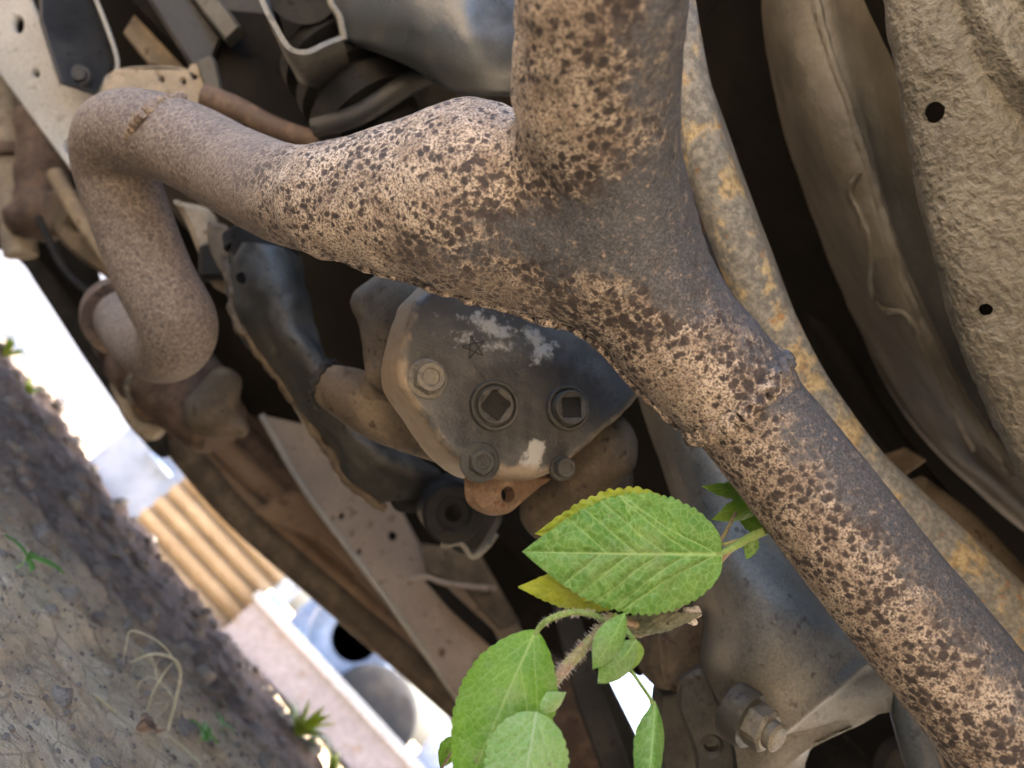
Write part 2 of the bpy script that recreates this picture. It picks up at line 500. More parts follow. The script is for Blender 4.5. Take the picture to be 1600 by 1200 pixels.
M['tube'] = tube_mat()
def cover_mat():
    q = NT('oily_diff_cover')
    n1 = q.noise(26, 5); n2 = q.noise(130, 5, 0.65); n3 = q.noise(520, 4)
    rim, wear, oil = q.attr('rim'), q.attr('wear'), q.attr('oil')
    c = q.mix(q.ramp(n1, 0.38, 0.66), (0.042, 0.042, 0.040), (0.085, 0.084, 0.077))
    c = q.mix(q.ramp(n3, 0.5, 0.7, 0, 0.5), c, (0.03, 0.029, 0.026))
    c = q.mix(q.ramp(q.math('ADD', oil, q.math('MULTIPLY', q.math('SUBTRACT', n2, 0.5), 0.7)), 0.15, 0.8, 0, 0.9), c, (0.017, 0.017, 0.0165))
    wm = q.ramp(q.math('ADD', wear, q.math('MULTIPLY', q.math('SUBTRACT', n2, 0.5), 1.7)), 0.45, 0.75)
    c = q.mix(wm, c, (0.30, 0.30, 0.275))
    rm = q.ramp(q.math('ADD', rim, q.math('MULTIPLY', q.math('SUBTRACT', n2, 0.5), 1.2)), 0.35, 0.9)
    c = q.mix(rm, c, (0.20, 0.155, 0.105))
    q.color(c); q.set(0.5, 0.1, 0.5); q.bump(q.math('ADD', n2, q.math('MULTIPLY', n3, 0.5)), 0.4, 0.0012)
    return q.m
M['cover'] = cover_mat()
M['leaf'] = leaf_mat('leaf_green', (0.095, 0.235, 0.034), (0.145, 0.305, 0.052), (0.34, 0.50, 0.17), (0.35, 0.55, 0.05))
M['leafdeep'] = leaf_mat('leaf_deep_green', (0.12, 0.27, 0.016), (0.18, 0.34, 0.024), (0.30, 0.42, 0.10), (0.32, 0.52, 0.03))
M['leafyellow'] = leaf_mat('leaf_yellow_green', (0.30, 0.38, 0.022), (0.40, 0.45, 0.03), (0.36, 0.42, 0.10), (0.55, 0.62, 0.04))
M['leafpale'] = leaf_mat('leaf_pale_green', (0.20, 0.37, 0.085), (0.27, 0.43, 0.13), (0.42, 0.52, 0.28), (0.35, 0.55, 0.10))
M['stem'] = grime('hairy_pink_stem', (0.24, 0.17, 0.11), (0.25, 0.27, 0.10), (0.30, 0.17, 0.13), 80, 300, rough=0.6, bump=0.3)
M['greenstem'] = grime('green_stem', (0.17, 0.25, 0.06), (0.22, 0.31, 0.09), (0.26, 0.25, 0.11), 80, 300, rough=0.55, bump=0.25)
M['hair'] = grime('pale_plant_hair', (0.50, 0.45, 0.38), (0.55, 0.50, 0.42), (0.4, 0.36, 0.3), 80, 300, rough=0.7, bump=0.1)
M['withered'] = grime('withered_leaf', (0.10, 0.11, 0.07), (0.20, 0.19, 0.13), (0.05, 0.05, 0.035), 90, 260, rough=0.8, bump=0.6)
M['straw'] = grime('dry_straw', (0.36, 0.29, 0.17), (0.44, 0.36, 0.22), (0.22, 0.16, 0.09), 60, 200, rough=0.7, bump=0.2)
M['deadleaf'] = grime('dead_leaf', (0.22, 0.13, 0.08), (0.30, 0.19, 0.12), (0.13, 0.08, 0.05), 60, 200, rough=0.8, bump=0.4)
M['white'] = grime('white_paint', (0.25, 0.29, 0.35), (0.29, 0.33, 0.39), (0.20, 0.23, 0.28), 2, 14, rough=0.4, bump=0.05, fine=60)
M['shaded_white'] = grime('shaded_white_paint', (0.16, 0.165, 0.21), (0.19, 0.19, 0.23), (0.15, 0.135, 0.13), 2, 14, rough=0.5, bump=0.05, fine=60)  # white trailer's shaded side: blue shade put into the colour
M['cream'] = grime('cream_render', (0.55, 0.47, 0.38), (0.62, 0.54, 0.45), (0.42, 0.35, 0.28), 2, 14, rough=0.8, bump=0.1, fine=60)
M['board'] = grime('weathered_board', (0.21, 0.165, 0.11), (0.26, 0.21, 0.145), (0.15, 0.11, 0.07), 6, 40, rough=0.8, bump=0.2)
M['tyre'] = grime('tyre_rubber', (0.030, 0.030, 0.031), (0.055, 0.052, 0.048), (0.02, 0.02, 0.02), 14, 60, rough=0.8, bump=0.3)
M['greybox'] = grime('blue_grey_plastic', (0.13, 0.17, 0.24), (0.18, 0.22, 0.30), (0.10, 0.12, 0.16), 8, 40, rough=0.5, bump=0.1)
M['stone'] = grime('pale_stone', (0.34, 0.29, 0.24), (0.44, 0.39, 0.34), (0.24, 0.19, 0.15), 30, 120, rough=0.85, bump=0.4)
M['clod'] = grime('soil_clod', (0.15, 0.112, 0.088), (0.22, 0.17, 0.13), (0.09, 0.065, 0.05), 40, 150, rough=0.95, bump=0.6)
def soil_mat():
    q = NT('packed_soil')
    red_dim = q.attr('red')
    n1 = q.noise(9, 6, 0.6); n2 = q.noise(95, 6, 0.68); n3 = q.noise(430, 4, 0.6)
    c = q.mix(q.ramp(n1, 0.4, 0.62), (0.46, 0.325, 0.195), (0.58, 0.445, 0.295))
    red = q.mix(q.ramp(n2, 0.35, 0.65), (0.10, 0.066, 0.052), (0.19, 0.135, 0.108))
    c = q.mix(red_dim, c, red)  # reddish far soil; near soil lightened, its daylight put into the colour
    c = q.mix(q.ramp(n2, 0.54, 0.70, 0, 0.7), c, (0.20, 0.15, 0.105))
    c = q.mix(q.ramp(n3, 0.30, 0.42, 0.65, 0), c, (0.13, 0.095, 0.065))
    c = q.mix(q.ramp(q.voro(26, 'DISTANCE_TO_EDGE'), 0.0, 0.035, 0.5, 0), c, (0.13, 0.095, 0.065))
    c = q.mix(q.ramp(n3, 0.62, 0.70, 0, 0.8), c, (0.42, 0.36, 0.29))
    moss = q.ramp(q.noise(11, 5, 0.6), 0.60, 0.72, 0, 0.55)
    c = q.mix(q.math('MULTIPLY', moss, q.math('SUBTRACT', 1.0, red_dim)), c, (0.15, 0.155, 0.06))
    q.color(c); q.set(0.95, 0, 0.2)
    q.bump(q.math('ADD', n2, q.math('MULTIPLY', n3, 0.6)), 1.0, 0.005)
    return q.m
M['soil'] = soil_mat()

# ================================================================== ground
RIDGE_L, RIDGE_R = on_y(0, 545, 1.75), on_y(500, 1190, 1.62)
def gz(x, y):
    x, y = np.asarray(x, float), np.asarray(y, float)
    t = np.clip((x - RIDGE_L[0]) / (RIDGE_R[0] - RIDGE_L[0]), -0.4, 1.6)
    yr = RIDGE_L[1] + (RIDGE_R[1] - RIDGE_L[1]) * t
    hr = RIDGE_L[2] + (RIDGE_R[2] - RIDGE_L[2]) * t
    hr = np.clip(hr, 0.0, 0.2)
    a = (y - yr) / np.where(y < yr, 0.50, 0.22)
    e = np.exp(-a * a)
    h = np.where(y < yr, 0.085 + (hr - 0.085) * e, -0.04 + (hr + 0.04) * e)
    p = np.stack([x, y, np.zeros_like(x)], -1)
    near = np.exp(-((y - 1.5) / 3.0) ** 2 - (x / 5.0) ** 2)
    h = h + near * (0.008 * fbm(p * 3.1, 3) + 0.009 * fbm(p * 15 + 5, 3, 0.6) * np.clip(0.25 + (y - 0.5) * 0.9, 0.25, 1.3) + 0.003 * fbm(p * 60 + 9, 3))
    return h
def graded(lo, hi, step, far, grow=1.35):
    c = list(np.arange(lo, hi + 1e-6, step)); s = step
    while c[-1] < far: s *= grow; c.append(c[-1] + s)
    s = step; b = []; q = lo
    while q > -far: s *= grow; q -= s; b.append(q)
    return np.array(b[::-1] + c)
gx_, gy_ = graded(-1.5, 0.9, 0.0075, 400), graded(0.28, 2.1, 0.0075, 400)
X, Y = np.meshgrid(gx_, gy_)
Z = gz(X, Y)
V = np.stack([X, Y, Z], -1).reshape(-1, 3)
idx = np.arange(len(V)).reshape(X.shape)
F = list(zip(idx[:-1, :-1].ravel(), idx[:-1, 1:].ravel(), idx[1:, 1:].ravel(), idx[1:, :-1].ravel()))
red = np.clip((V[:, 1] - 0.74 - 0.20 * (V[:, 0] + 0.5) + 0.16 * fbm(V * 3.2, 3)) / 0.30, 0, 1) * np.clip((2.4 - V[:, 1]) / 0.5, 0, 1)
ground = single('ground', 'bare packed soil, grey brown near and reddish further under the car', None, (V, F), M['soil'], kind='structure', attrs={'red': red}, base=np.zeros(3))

def blob(c, r, seed, fl=0.7, nl=5, ns=8):
    """lumpy stone of about 60 triangles"""
    V, F = [], []
    for i in range(nl + 1):
        th = math.pi * i / nl
        for j in range(ns):
            ph = 2 * math.pi * j / ns
            V.append((math.sin(th) * math.cos(ph), math.sin(th) * math.sin(ph), math.cos(th) * fl))
    V = np.array(V); V = V * (1 + 0.35 * vnoise(V * 1.7 + seed * 3.1))[:, None] * r + c
    for i in range(nl):
        for j in range(ns):
            F.append((i * ns + j, (i + 1) * ns + j, (i + 1) * ns + (j + 1) % ns, i * ns + (j + 1) % ns))
    return V, F
def on_ground(px, py):
    v = ray(px, py); q = CAM.copy()
    for k in range(2000):
        q = q + v * 0.004
        if q[2] < gz(q[0], q[1]): break
    return q
cl, st = [], []
for k in range(3200):
    x, y = RNG.uniform(-0.75, 0.25), 0.36 + 0.75 * RNG.random()
    r = 0.0008 + 0.0022 * RNG.random() ** 3
    cl.append(blob(np.array([x, y, float(gz(x, y)) + r * 0.3]), r, k, 0.75, 3, 5))
for k in range(1500):
    x, y = RNG.uniform(-1.4, 0.9), 0.36 + 1.5 * RNG.random() ** 0.9
    r = 0.0014 + 0.008 * RNG.random() ** 4
    if y > 0.8: r *= 1.7
    cl.append(blob(np.array([x, y, float(gz(x, y)) + r * 0.2]), r, k))
single('gravel', 'loose crumbs and clods of brown soil lying on the ground', None, merge(*cl), M['clod'], kind='stuff', base=np.zeros(3))
for k in range(130):
    t = RNG.random(); q = RIDGE_L * (1 - t) + RIDGE_R * t + np.array([RNG.normal(0, 0.05), RNG.uniform(-0.10, 0.30), 0])
    r = 0.004 + 0.012 * RNG.random() ** 2
    q[2] = float(gz(q[0], q[1])) + r * 0.3
    st.append(blob(q, r, 100 + k, 0.8))
single('gravel', 'pale sunlit stones along the crest of the soil bank', None, merge(*st), M['stone'], kind='stuff', base=np.zeros(3))

# ================================================================== car shell
# big dark body over everything: floor underside, far side panel, front and rear bulkheads
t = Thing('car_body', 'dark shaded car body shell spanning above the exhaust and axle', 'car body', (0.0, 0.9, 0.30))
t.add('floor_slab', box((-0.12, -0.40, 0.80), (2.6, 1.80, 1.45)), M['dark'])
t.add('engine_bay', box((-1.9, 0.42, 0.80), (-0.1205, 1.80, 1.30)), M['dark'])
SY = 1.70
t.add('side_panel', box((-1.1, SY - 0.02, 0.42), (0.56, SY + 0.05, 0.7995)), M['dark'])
t.add("near_sill", box((0.02, -0.38, 0.36), (2.6, -0.28, 0.7995)), M["dark"])  # unseen sill behind the camera, added to hold back sky light
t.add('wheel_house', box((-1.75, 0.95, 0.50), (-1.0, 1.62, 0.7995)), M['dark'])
t.add('pale_patch', plate([(1270, 1120), (1440, 1090), (1600, 1560), (1270, 1560)], 1.05, 0.01, bev=0.003), M['rail'])  # pale plate added to stand for a lit pinkish background patch
t.add('void_filler', box((-0.95, 0.78, 0.52), (-0.12, 1.35, 0.7995)), M['dark'])  # dark box added to black out the engine bay gaps
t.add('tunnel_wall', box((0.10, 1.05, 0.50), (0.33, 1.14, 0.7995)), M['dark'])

# ================================================================== floor pan
rows_r = []
lines = [  # each line runs along the car, (px, py, d)
    [(1356, -110, .490), (1388, 60, .492), (1412, 200, .496), (1450, 370, .502), (1500, 545, .510), (1560, 680, .517), (1640, 830, .525), (1760, 1010, .54)],
    [(1362, -110, .470), (1395, 60, .472), (1422, 200, .476), (1460, 370, .482), (1512, 545, .490), (1574, 680, .497), (1655, 830, .505), (1780, 1010, .52)],
    [(1400, -110, .455), (1432, 60, .457), (1462, 200, .460), (1505, 370, .465), (1560, 545, .473), (1625, 690, .482), (1700, 820, .49), (1830, 1000, .51)],
    [(1470, -110, .440), (1500, 60, .442), (1540, 200, .445), (1590, 370, .452), (1650, 545, .46), (1720, 690, .47), (1800, 820, .48), (1930, 1000, .50)],
    [(1525, -110, .432), (1560, 60, .433), (1610, 200, .437), (1670, 370, .445), (1740, 545, .455), (1810, 690, .465), (1900, 820, .475), (2030, 1000, .495)],
    [(1600, -110, .420), (1650, 60, .42), (1710, 200, .43), (1770, 370, .44), (1850, 545, .45), (1930, 690, .46), (2020, 820, .47), (2150, 1000, .49)],
    [(1750, -110, .40), (1800, 60, .405), (1860, 200, .415), (1930, 370, .425), (2010, 545, .44), (2090, 690, .45), (2180, 820, .465), (2300, 1000, .48)],
]
holes_fp = [(P(1447, 177, .457), 0.0060), (P(1541, 487, .470), 0.0040)]
ridge_line = catmull(PS([(1505, -60, .43), (1545, 20, .43), (1575, 85, .432), (1620, 150, .435), (1680, 230, .44)]), 60)
def pan_bumps(S):
    sh = S.shape[:2]; p = S.reshape(-1, 3)
    d = np.min(np.linalg.norm(p[:, None] - ridge_line[None], axis=2), axis=1)
    h = 0.0075 * np.exp(-(d / 0.0065) ** 2) - 0.0060 * np.exp(-((d - 0.013) / 0.006) ** 2)
    for c, r in holes_fp:
        q = np.linalg.norm(p - c, axis=1); h = h - 0.0022 * np.exp(-(q / (r * 2.2)) ** 2)
    h = h + 0.0010 * fbm(p * 55, 3) + 0.0004 * fbm(p * 200, 2)
    return h.reshape(sh)
def pan_with_holes():
    rows = [PS(r) for r in lines]
    nu, nv = 260, 170
    A = np.array([catmull(r, nu) for r in rows])
    S = np.array([catmull(A[:, j], nv) for j in range(nu)]).transpose(1, 0, 2)
    Vv, Ff = sheet(S, 0.0016, bumps=pan_bumps)
    o = nu * nv
    top = Vv[:o].copy()
    kill = np.zeros(len(Vv), bool)
    for c, r in holes_fp:
        # nearest point of the sheet is the hole's centre; snap a ring of vertices on to its edge
        k0 = np.argmin(np.linalg.norm(top - c, axis=1)); cc = top[k0]
        for off in (0, o):
            ce = cc if off == 0 else Vv[k0 + o]
            dv = Vv[off:off + o] - ce; q = np.linalg.norm(dv, axis=1)
            rr = r * (1 + 0.06 * np.sin(np.arctan2(dv[:, 0], dv[:, 2]) * 3))
            near = (q < rr + 0.0022) & (q >= rr - 0.0012)
            Vv[off:off + o][near] = ce + dv[near] / q[near][:, None] * rr[near][:, None]
            kill[off:off + o] |= q < (rr - 0.0012)
    Ff = [f for f in Ff if not any(kill[i] for i in f)]
    return Vv, Ff
t = Thing('floor_pan', 'olive grey car floor pan with rough undercoat and two round holes', 'floor pan', P(1480, 350, .48))
pv, pf = pan_with_holes()
t.add('undercoat_panel', (pv, pf), M['under'], attrs={'smooth_shade': np.zeros(len(pv))})
tun = [
    [(1115, -110, 0.850), (1135, 30, 0.850), (1190, 220, 0.850), (1280, 420, 0.850), (1400, 640, 0.860), (1530, 780, 0.870), (1670, 900, 0.880), (1830, 1040, 0.890)],
    [(1135, -110, 0.730), (1158, 30, 0.730), (1215, 200, 0.730), (1310, 420, 0.735), (1430, 640, 0.740), (1550, 770, 0.750), (1690, 890, 0.760), (1840, 1030, 0.770)],
    [(1170, -110, 0.640), (1195, 30, 0.640), (1245, 200, 0.640), (1340, 420, 0.645), (1455, 630, 0.655), (1570, 760, 0.665), (1700, 880, 0.675), (1840, 1020, 0.685)],
    [(1200, -110, .585), (1228, 30, .585), (1275, 200, .585), (1355, 400, .59), (1450, 590, .60), (1560, 730, .61), (1690, 870, .62), (1820, 1010, .63)],
    [(1265, -110, .56), (1290, 30, .56), (1330, 200, .56), (1395, 390, .565), (1480, 580, .575), (1580, 720, .585), (1700, 860, .60), (1830, 1010, .61)],
    [(1310, -110, 0.575), (1338, 30, 0.575), (1372, 200, 0.575), (1425, 380, 0.580), (1495, 565, 0.590), (1580, 700, 0.600), (1690, 850, 0.610), (1830, 1000, 0.630)],
    [(1374, -110, 0.605), (1407, 40, 0.605), (1436, 200, 0.610), (1477, 370, 0.615), (1532, 550, 0.625), (1602, 690, 0.635), (1692, 830, 0.645), (1832, 1000, 0.665)],
]
seam1 = catmull(PS([(1345, 270, .572), (1330, 295, .575), (1345, 335, .575), (1362, 380, .575), (1362, 450, .580), (1380, 482, .580), (1420, 492, .575), (1445, 540, .577), (1475, 610, .58), (1520, 700, .585)]), 90)
seam2 = catmull(PS([(1255, -80, .570), (1290, 60, .570), (1330, 180, .570), (1365, 290, .565), (1400, 400, .565), (1440, 500, .572), (1500, 620, .578), (1580, 740, .585)]), 110)
def tun_bumps(S):
    sh = S.shape[:2]; p = S.reshape(-1, 3)
    d1 = np.min(np.linalg.norm(p[:, None] - seam1[None], axis=2), axis=1)
    d2 = np.min(np.linalg.norm(p[:, None] - seam2[None], axis=2), axis=1)
    h = 0.0030 * np.exp(-(d2 / 0.007) ** 2) + 0.0012 * fbm(p * 24, 3)
    return h.reshape(sh)
tv, tf = loft(tun, 220, 110, 0.0016, bumps=tun_bumps)
t.add('tunnel_panel', (tv, tf), M['under'], attrs={'smooth_shade': np.ones(len(tv))})
# brushed sealant: follow the sheet
def snap(line, Vs, lift):
    out = []
    for q in line:
        dd = ray_pt = None
        v = norm(q - CAM); w_ = Vs - CAM; tt = w_ @ v
        perp = np.linalg.norm(w_ - tt[:, None] * v, axis=1)
        k = np.argmin(perp + (tt < 0) * 9); out.append(Vs[k] - v * lift)
    out = np.array(out)
    for _ in range(3): out[1:-1] = (out[:-2] + 2 * out[1:-1] + out[2:]) / 4
    return out
front = tv[:220 * 110]
t.add('sealant_seam', tube(snap(seam1, front, -0.0010), 0.0030, 8, 180, wob=0.25), M['under'], attrs={'smooth_shade': np.ones(8 * 180)})
t.add('sealant_seam', tube(snap(seam2, front, -0.0012), 0.0036, 8, 220, wob=0.25), M['under'], attrs={'smooth_shade': np.ones(8 * 220)})

# ================================================================== exhaust
J, JB = P(958, 362, .370), P(865, 362, .392)
def rp(hw, d): return hw / FPX * d
A0, A1, A2 = P(952, -130, .268), P(940, 0, .288), P(930, 140, .318)
B1, B2, B3 = P(735, 312, .388), P(625, 314, .398), P(520, 315, .408)
C1, C2 = P(1050, 512, .380), P(1152, 622, .382)
def ysd(p):
    ra = [rp(139, .268), rp(135, .288), rp(131, .318)]
    a = np.minimum(cone_sd(p, A0, A1, ra[0], ra[1]), cone_sd(p, A1, A2, ra[1], ra[2]))
    a = np.minimum(a, cone_sd(p, A2, J, ra[2], rp(104, .370)))
    b = np.minimum(cone_sd(p, JB, B1, rp(138, .392), rp(150, .388)), cone_sd(p, B1, B2, rp(150, .388), rp(117, .398)))
    b = np.minimum(b, cone_sd(p, B2, B3, rp(117, .398), rp(91, .408)))
    c = np.minimum(cone_sd(p, J, C1, rp(104, .370), rp(101, .380)), cone_sd(p, C1, C2, rp(103, .380), rp(96, .382)))
    d = smin(smin(a, b, 0.026), c, 0.026)
    d = d + 0.0007 * vnoise(p * 120) + 0.0004 * vnoise(p * 330)
    # flat pressed web between the arms
    return d
allp = np.array([A0, A1, J, B1, B3, C2]); mg = 0.055
yv, yf = snet(ysd, allp.min(0) - mg, allp.max(0) + mg, 0.0019)
UPR = norm(RX * 0.93 - DN * 0.25 + FW * 0.05)          # greyer side: up and rearwards under the car
def seg_info(p, pts):
    best = np.full(len(p), 9.0); nrm = np.zeros_like(p)
    for a, b in zip(pts[:-1], pts[1:]):
        ab = b - a; tt = np.clip((p - a) @ ab / (ab @ ab), 0, 1); q = p - a - tt[:, None] * ab
        d = np.linalg.norm(q, axis=1); k = d < best
        best[k] = d[k]; nrm[k] = q[k] / (d[k][:, None] + 1e-9)
    return best, nrm
def coat_of(p, pts, bias=0.0):
    _, n = seg_info(p, pts)
    return np.clip((n @ UPR) * 0.95 + 0.18 + bias, -0.3, 1)
def ball(p, c, r): return np.exp(-(np.linalg.norm(p - c, axis=1) / r) ** 2)
def hit(px, py):
    v = norm(P(px, py, 1) - CAM); tt = np.linspace(0.2, 0.6, 800); q = CAM + tt[:, None] * v
    d = ysd(q); k = np.argmax(d < 0.0005); return q[k]
cA, cB, cC = coat_of(yv, [A0, A1, A2, J]), coat_of(yv, [JB, B1, B2, B3]), coat_of(yv, [J, C1, C2])
dA, dB, dC = seg_info(yv, [A0, A1, A2, J])[0], seg_info(yv, [JB, B1, B2, B3])[0], seg_info(yv, [J, C1, C2])[0]
wts = np.stack([1 / dA ** 3, 1 / dB ** 3, 1 / dC ** 3], 1); wts /= wts.sum(1)[:, None]
coat = 0.10 + wts[:, 0] * cA + wts[:, 1] * np.minimum(cB, 0.05) + wts[:, 2] * cC
# darker grey triangle in the crotch, where the three runs meet
for px_, py_, r_, k_ in ((900, 370, .022, .75), (830, 365, .020, .6), (960, 350, .022, .6), (750, 385, .020, .45), (1000, 300, .016, .5), (1010, 400, .022, .5), (680, 390, .024, .32), (880, 440, .016, .3), (985, 60, .013, .5), (1000, 150, .010, .35), (1060, 470, .016, .4)):
    coat = coat + k_ * ball(yv, hit(px_, py_), r_)
coat = coat + sum(0.26 * ball(yv, hit(x_, y_), 0.018) for x_, y_ in ((620, 375), (700, 430), (790, 460), (880, 490), (960, 520)))
soot = np.clip(1.0 - np.linalg.norm(yv - B3, axis=1) / 0.05, 0, 1) * 0.5 + sum(0.42 * ball(yv, hit(x_, y_), 0.020) for x_, y_ in ((610, 390), (690, 430), (780, 450), (860, 480)))
t = Thing('exhaust_pipe', 'rust speckled tan exhaust pipe forking in a large Y', 'exhaust pipe', P(1150, 700, .42))
t.add('fork', (yv, yf), M['pipe'], attrs={'coat': coat, 'soot': soot}, smooth=80)
tail = PS([(1130, 597, .382), (1215, 700, .380), (1275, 776, .377), (1375, 905, .373), (1475, 1026, .368), (1620, 1205, .358), (1900, 1540, .345)])
tr = [rp(90, .382), rp(91, .380), rp(93, .377), rp(95, .373), rp(97, .368), rp(99, .358), rp(104, .345)]
v_, f_ = tube(tail, tr, 56, 220, wob=0.006)
ct = np.clip(coat_of(v_, list(tail)) + 0.36 + 0.18 * fbm(v_ * 18, 2), -1, 1)
t.add('tail_section', (v_, f_), M['pipe'], attrs={'coat': ct, 'soot': np.zeros(len(v_))})
arm = PS([(545, 315, .406), (450, 305, .455), (370, 270, .505), (300, 232, .530), (245, 212, .548), (200, 206, .563), (178, 222, .580), (180, 262, .598), (205, 340, .610), (240, 430, .615), (276, 500, .620), (272, 535, .640), (246, 545, .675), (215, 522, .73), (190, 490, .80)])
ar = [rp(88, .406), rp(78, .455), rp(71, .505), rp(68, .53), rp(66, .548), rp(64, .563), rp(62, .58), rp(61, .598), rp(60, .61), rp(60, .615), rp(60, .618), rp(56, .640), rp(53, .672), rp(50, .715), rp(46, .78)]
v_, f_ = tube(arm, ar, 48, 260, wob=0.006)
so = np.clip((np.linalg.norm(v_ - P(560, 315, .4), axis=1) - 0.015) / 0.10, 0, 1)
t.add('front_section', (v_, f_), M['pipe'], attrs={'coat': np.full(len(v_), 0.12), 'soot': so})
def weld(c, ax, r, w_, n=64, sect=7, amp=0.35, a0=0, a1=2 * math.pi):
    ax = norm(ax); up = norm(np.cross(ax, [0.3, 0.8, 0.5])); s = np.cross(ax, up)
    pts = []
    for k, a in enumerate(np.linspace(a0, a1, n)):
        pts.append(c + (np.cos(a) * up + np.sin(a) * s) * r + ax * w_ * 0.5 * math.sin(k * 1.9))
    return tube(pts, [w_ * (1 + amp * math.sin(k * 2.3) * random.random()) for k in range(n)], sect, n * 3)
wv_, wf_ = weld(P(1150, 620, .382), C2 - C1, rp(94, .382), 0.0040)
t.add('weld_bead', (wv_, wf_), M['pipe'], attrs={'coat': np.full(len(wv_), 0.05) + np.clip(coat_of(wv_, [C1, C2]), 0, 1), 'soot': np.zeros(len(wv_))})
wv_, wf_ = weld(P(527, 315, .408), B3 - B2, rp(90, .408), 0.0010)
t.add('weld_bead', (wv_, wf_), M['pipe'], attrs={'coat': np.full(len(wv_), 0.1), 'soot': np.full(len(wv_), 0.2)})
wl_ = catmull(PS([(202, 212, .520), (212, 192, .512), (232, 174, .512), (256, 160, .520), (285, 152, .530)]), 22)
t.add('weld_bead', merge(*[blob(q, 0.0036 + 0.0016 * random.random(), k, 0.9) for k, q in enumerate(wl_)]), M['weld'])
t.add('flange', lathe(P(196, 498, .785), norm(P(190, 490, .80) - P(215, 522, .73)), [(-.006, .026), (-.006, .040), (.006, .041), (.010, .036), (.014, .040), (.024, .039), (.026, .03)], 40), M['rustbrown'], smooth=30)
# folded seam along the fork's lower edge
sm = []
for q in catmull(np.array([(515, 402), (560, 418), (610, 440), (670, 468), (730, 488), (800, 506), (870, 522), (925, 546), (975, 592), (1020, 642), (1062, 676)]), 70):
    v = norm(P(q[0], q[1] - 3, 1) - CAM); tt = np.linspace(0.30, 0.52, 160)
    pts = CAM + tt[:, None] * v; dd = ysd(pts); k = np.argmin(dd); sm.append(pts[k] + norm(DN) * max(dd[k], 0) * -1)
wv_, wf_ = tube(np.array(sm), 0.0019, 8, 260, wob=0.5)
t.add('seam_bead', (wv_, wf_), M['pipe'], attrs={'coat': np.full(len(wv_), 0.1), 'soot': np.full(len(wv_), 0.1)})
# raised weld nub on the collar
wv_, wf_ = blob(P(1213, 556, .372), 0.0048, 5, 1.2)
t.add('weld_nub', (wv_, wf_), M['pipe'], attrs={'coat': np.full(len(wv_), 0.8), 'soot': np.zeros(len(wv_))})

# ================================================================== differential
DN_ = norm(-FW + 0.34 * RX - 0.12 * DN)     # way the cover faces
D0 = P(800, 620, .475)
def fpt(px, py, lift=0.0):
    v = P(px, py, 1) - CAM
    return CAM + v * (np.dot(D0 - CAM, DN_) / np.dot(v, DN_)) + DN_ * lift
E1 = norm(RX - DN_ * np.dot(RX, DN_)); E2 = np.cross(DN_, E1)
def loc2(p): q = p - D0; return np.stack([q @ E1, q @ E2], -1), q @ DN_
def polysd(p, poly):
    d = np.full(len(p), 1e9); s = np.ones(len(p))
    n = len(poly)
    for i in range(n):
        a, b = poly[i], poly[i - 1]
        e = b - a; w_ = p - a
        t_ = np.clip((w_ @ e) / (e @ e), 0, 1)
        d = np.minimum(d, np.sum((w_ - t_[:, None] * e) ** 2, 1))
        c1, c2, c3 = p[:, 1] >= a[1], p[:, 1] < b[1], e[0] * w_[:, 1] > e[1] * w_[:, 0]
        s = np.where((c1 & c2 & c3) | (~c1 & ~c2 & ~c3), -s, s)
    return s * np.sqrt(d)
cov = catmull(np.array([(648, 470), (630, 530), (622, 588), (645, 628), (694, 697), (740, 733), (800, 744), (858, 738), (893, 716), (940, 676), (1000, 618), (1010, 560), (960, 470), (850, 410), (720, 410), (648, 470)]), 64)[:-1]
cpoly = loc2(np.array([fpt(*q) for q in cov]))[0]
def covsd(p):
    q, h = loc2(p)
    d2 = polysd(q, cpoly) - np.clip(-h, 0, 0.03) * 0.16
    a = -smin(-d2, -(h + 0.0), 0.006)
    for px_, py_, r_ in ((772, 634, 29), (886, 638, 27)):
        c_ = loc2(fpt(px_, py_)[None])[0][0]
        a = np.maximum(a, -np.maximum(np.linalg.norm(q - c_, axis=1) - r_ / FPX * .475, -0.016 - h))
    return np.maximum(a, -0.034 - h) + 0.0004 * vnoise(p * 160)
bb = np.array([fpt(*q) for q in cov]); 
cvv, cvf = snet(covsd, bb.min(0) - 0.05, bb.max(0) + 0.05, 0.0017)
q2, hh = loc2(cvv)
rim = np.clip(1.05 + polysd(q2, cpoly) / 0.009, 0, 1.2) * 0.9
lowr = np.clip((q2 @ np.array([0, 1.0]) * np.sign((fpt(800, 740) - D0) @ E2)) / 0.04, -1, 1)
rim = np.where(hh < -0.004, 1.1, rim * 0.75)
wear = ball(cvv, fpt(850, 545), 0.014) * 0.66 + ball(cvv, fpt(790, 515), 0.020) * 0.50 + ball(cvv, fpt(838, 700), 0.0085) * 0.85 + ball(cvv, fpt(826, 728), 0.008) * 0.7 + ball(cvv, fpt(720, 510), 0.024) * 0.36
oil = sum(k_ * ball(cvv, fpt(x_, y_), r_) for x_, y_, r_, k_ in ((676, 575, .012, .9), (772, 620, .021, .9), (832, 610, .022, .85), (886, 620, .020, .9), (760, 700, .014, .8), (940, 640, .018, .6), (875, 715, .011, .8), (720, 660, .018, .6), (830, 660, .016, .7)))
rim = rim + 0.5 * ball(cvv, fpt(800, 745), 0.016) + 0.35 * ball(cvv, fpt(630, 590), 0.012)
t = Thing('differential', 'oily grey differential housing with square drive plugs beneath the exhaust fork', 'differential', P(790, 800, .50))
cover = t.add('cover', (cvv, cvf), M['cover'], attrs={'rim': rim, 'wear': wear, 'oil': oil}, smooth=60)
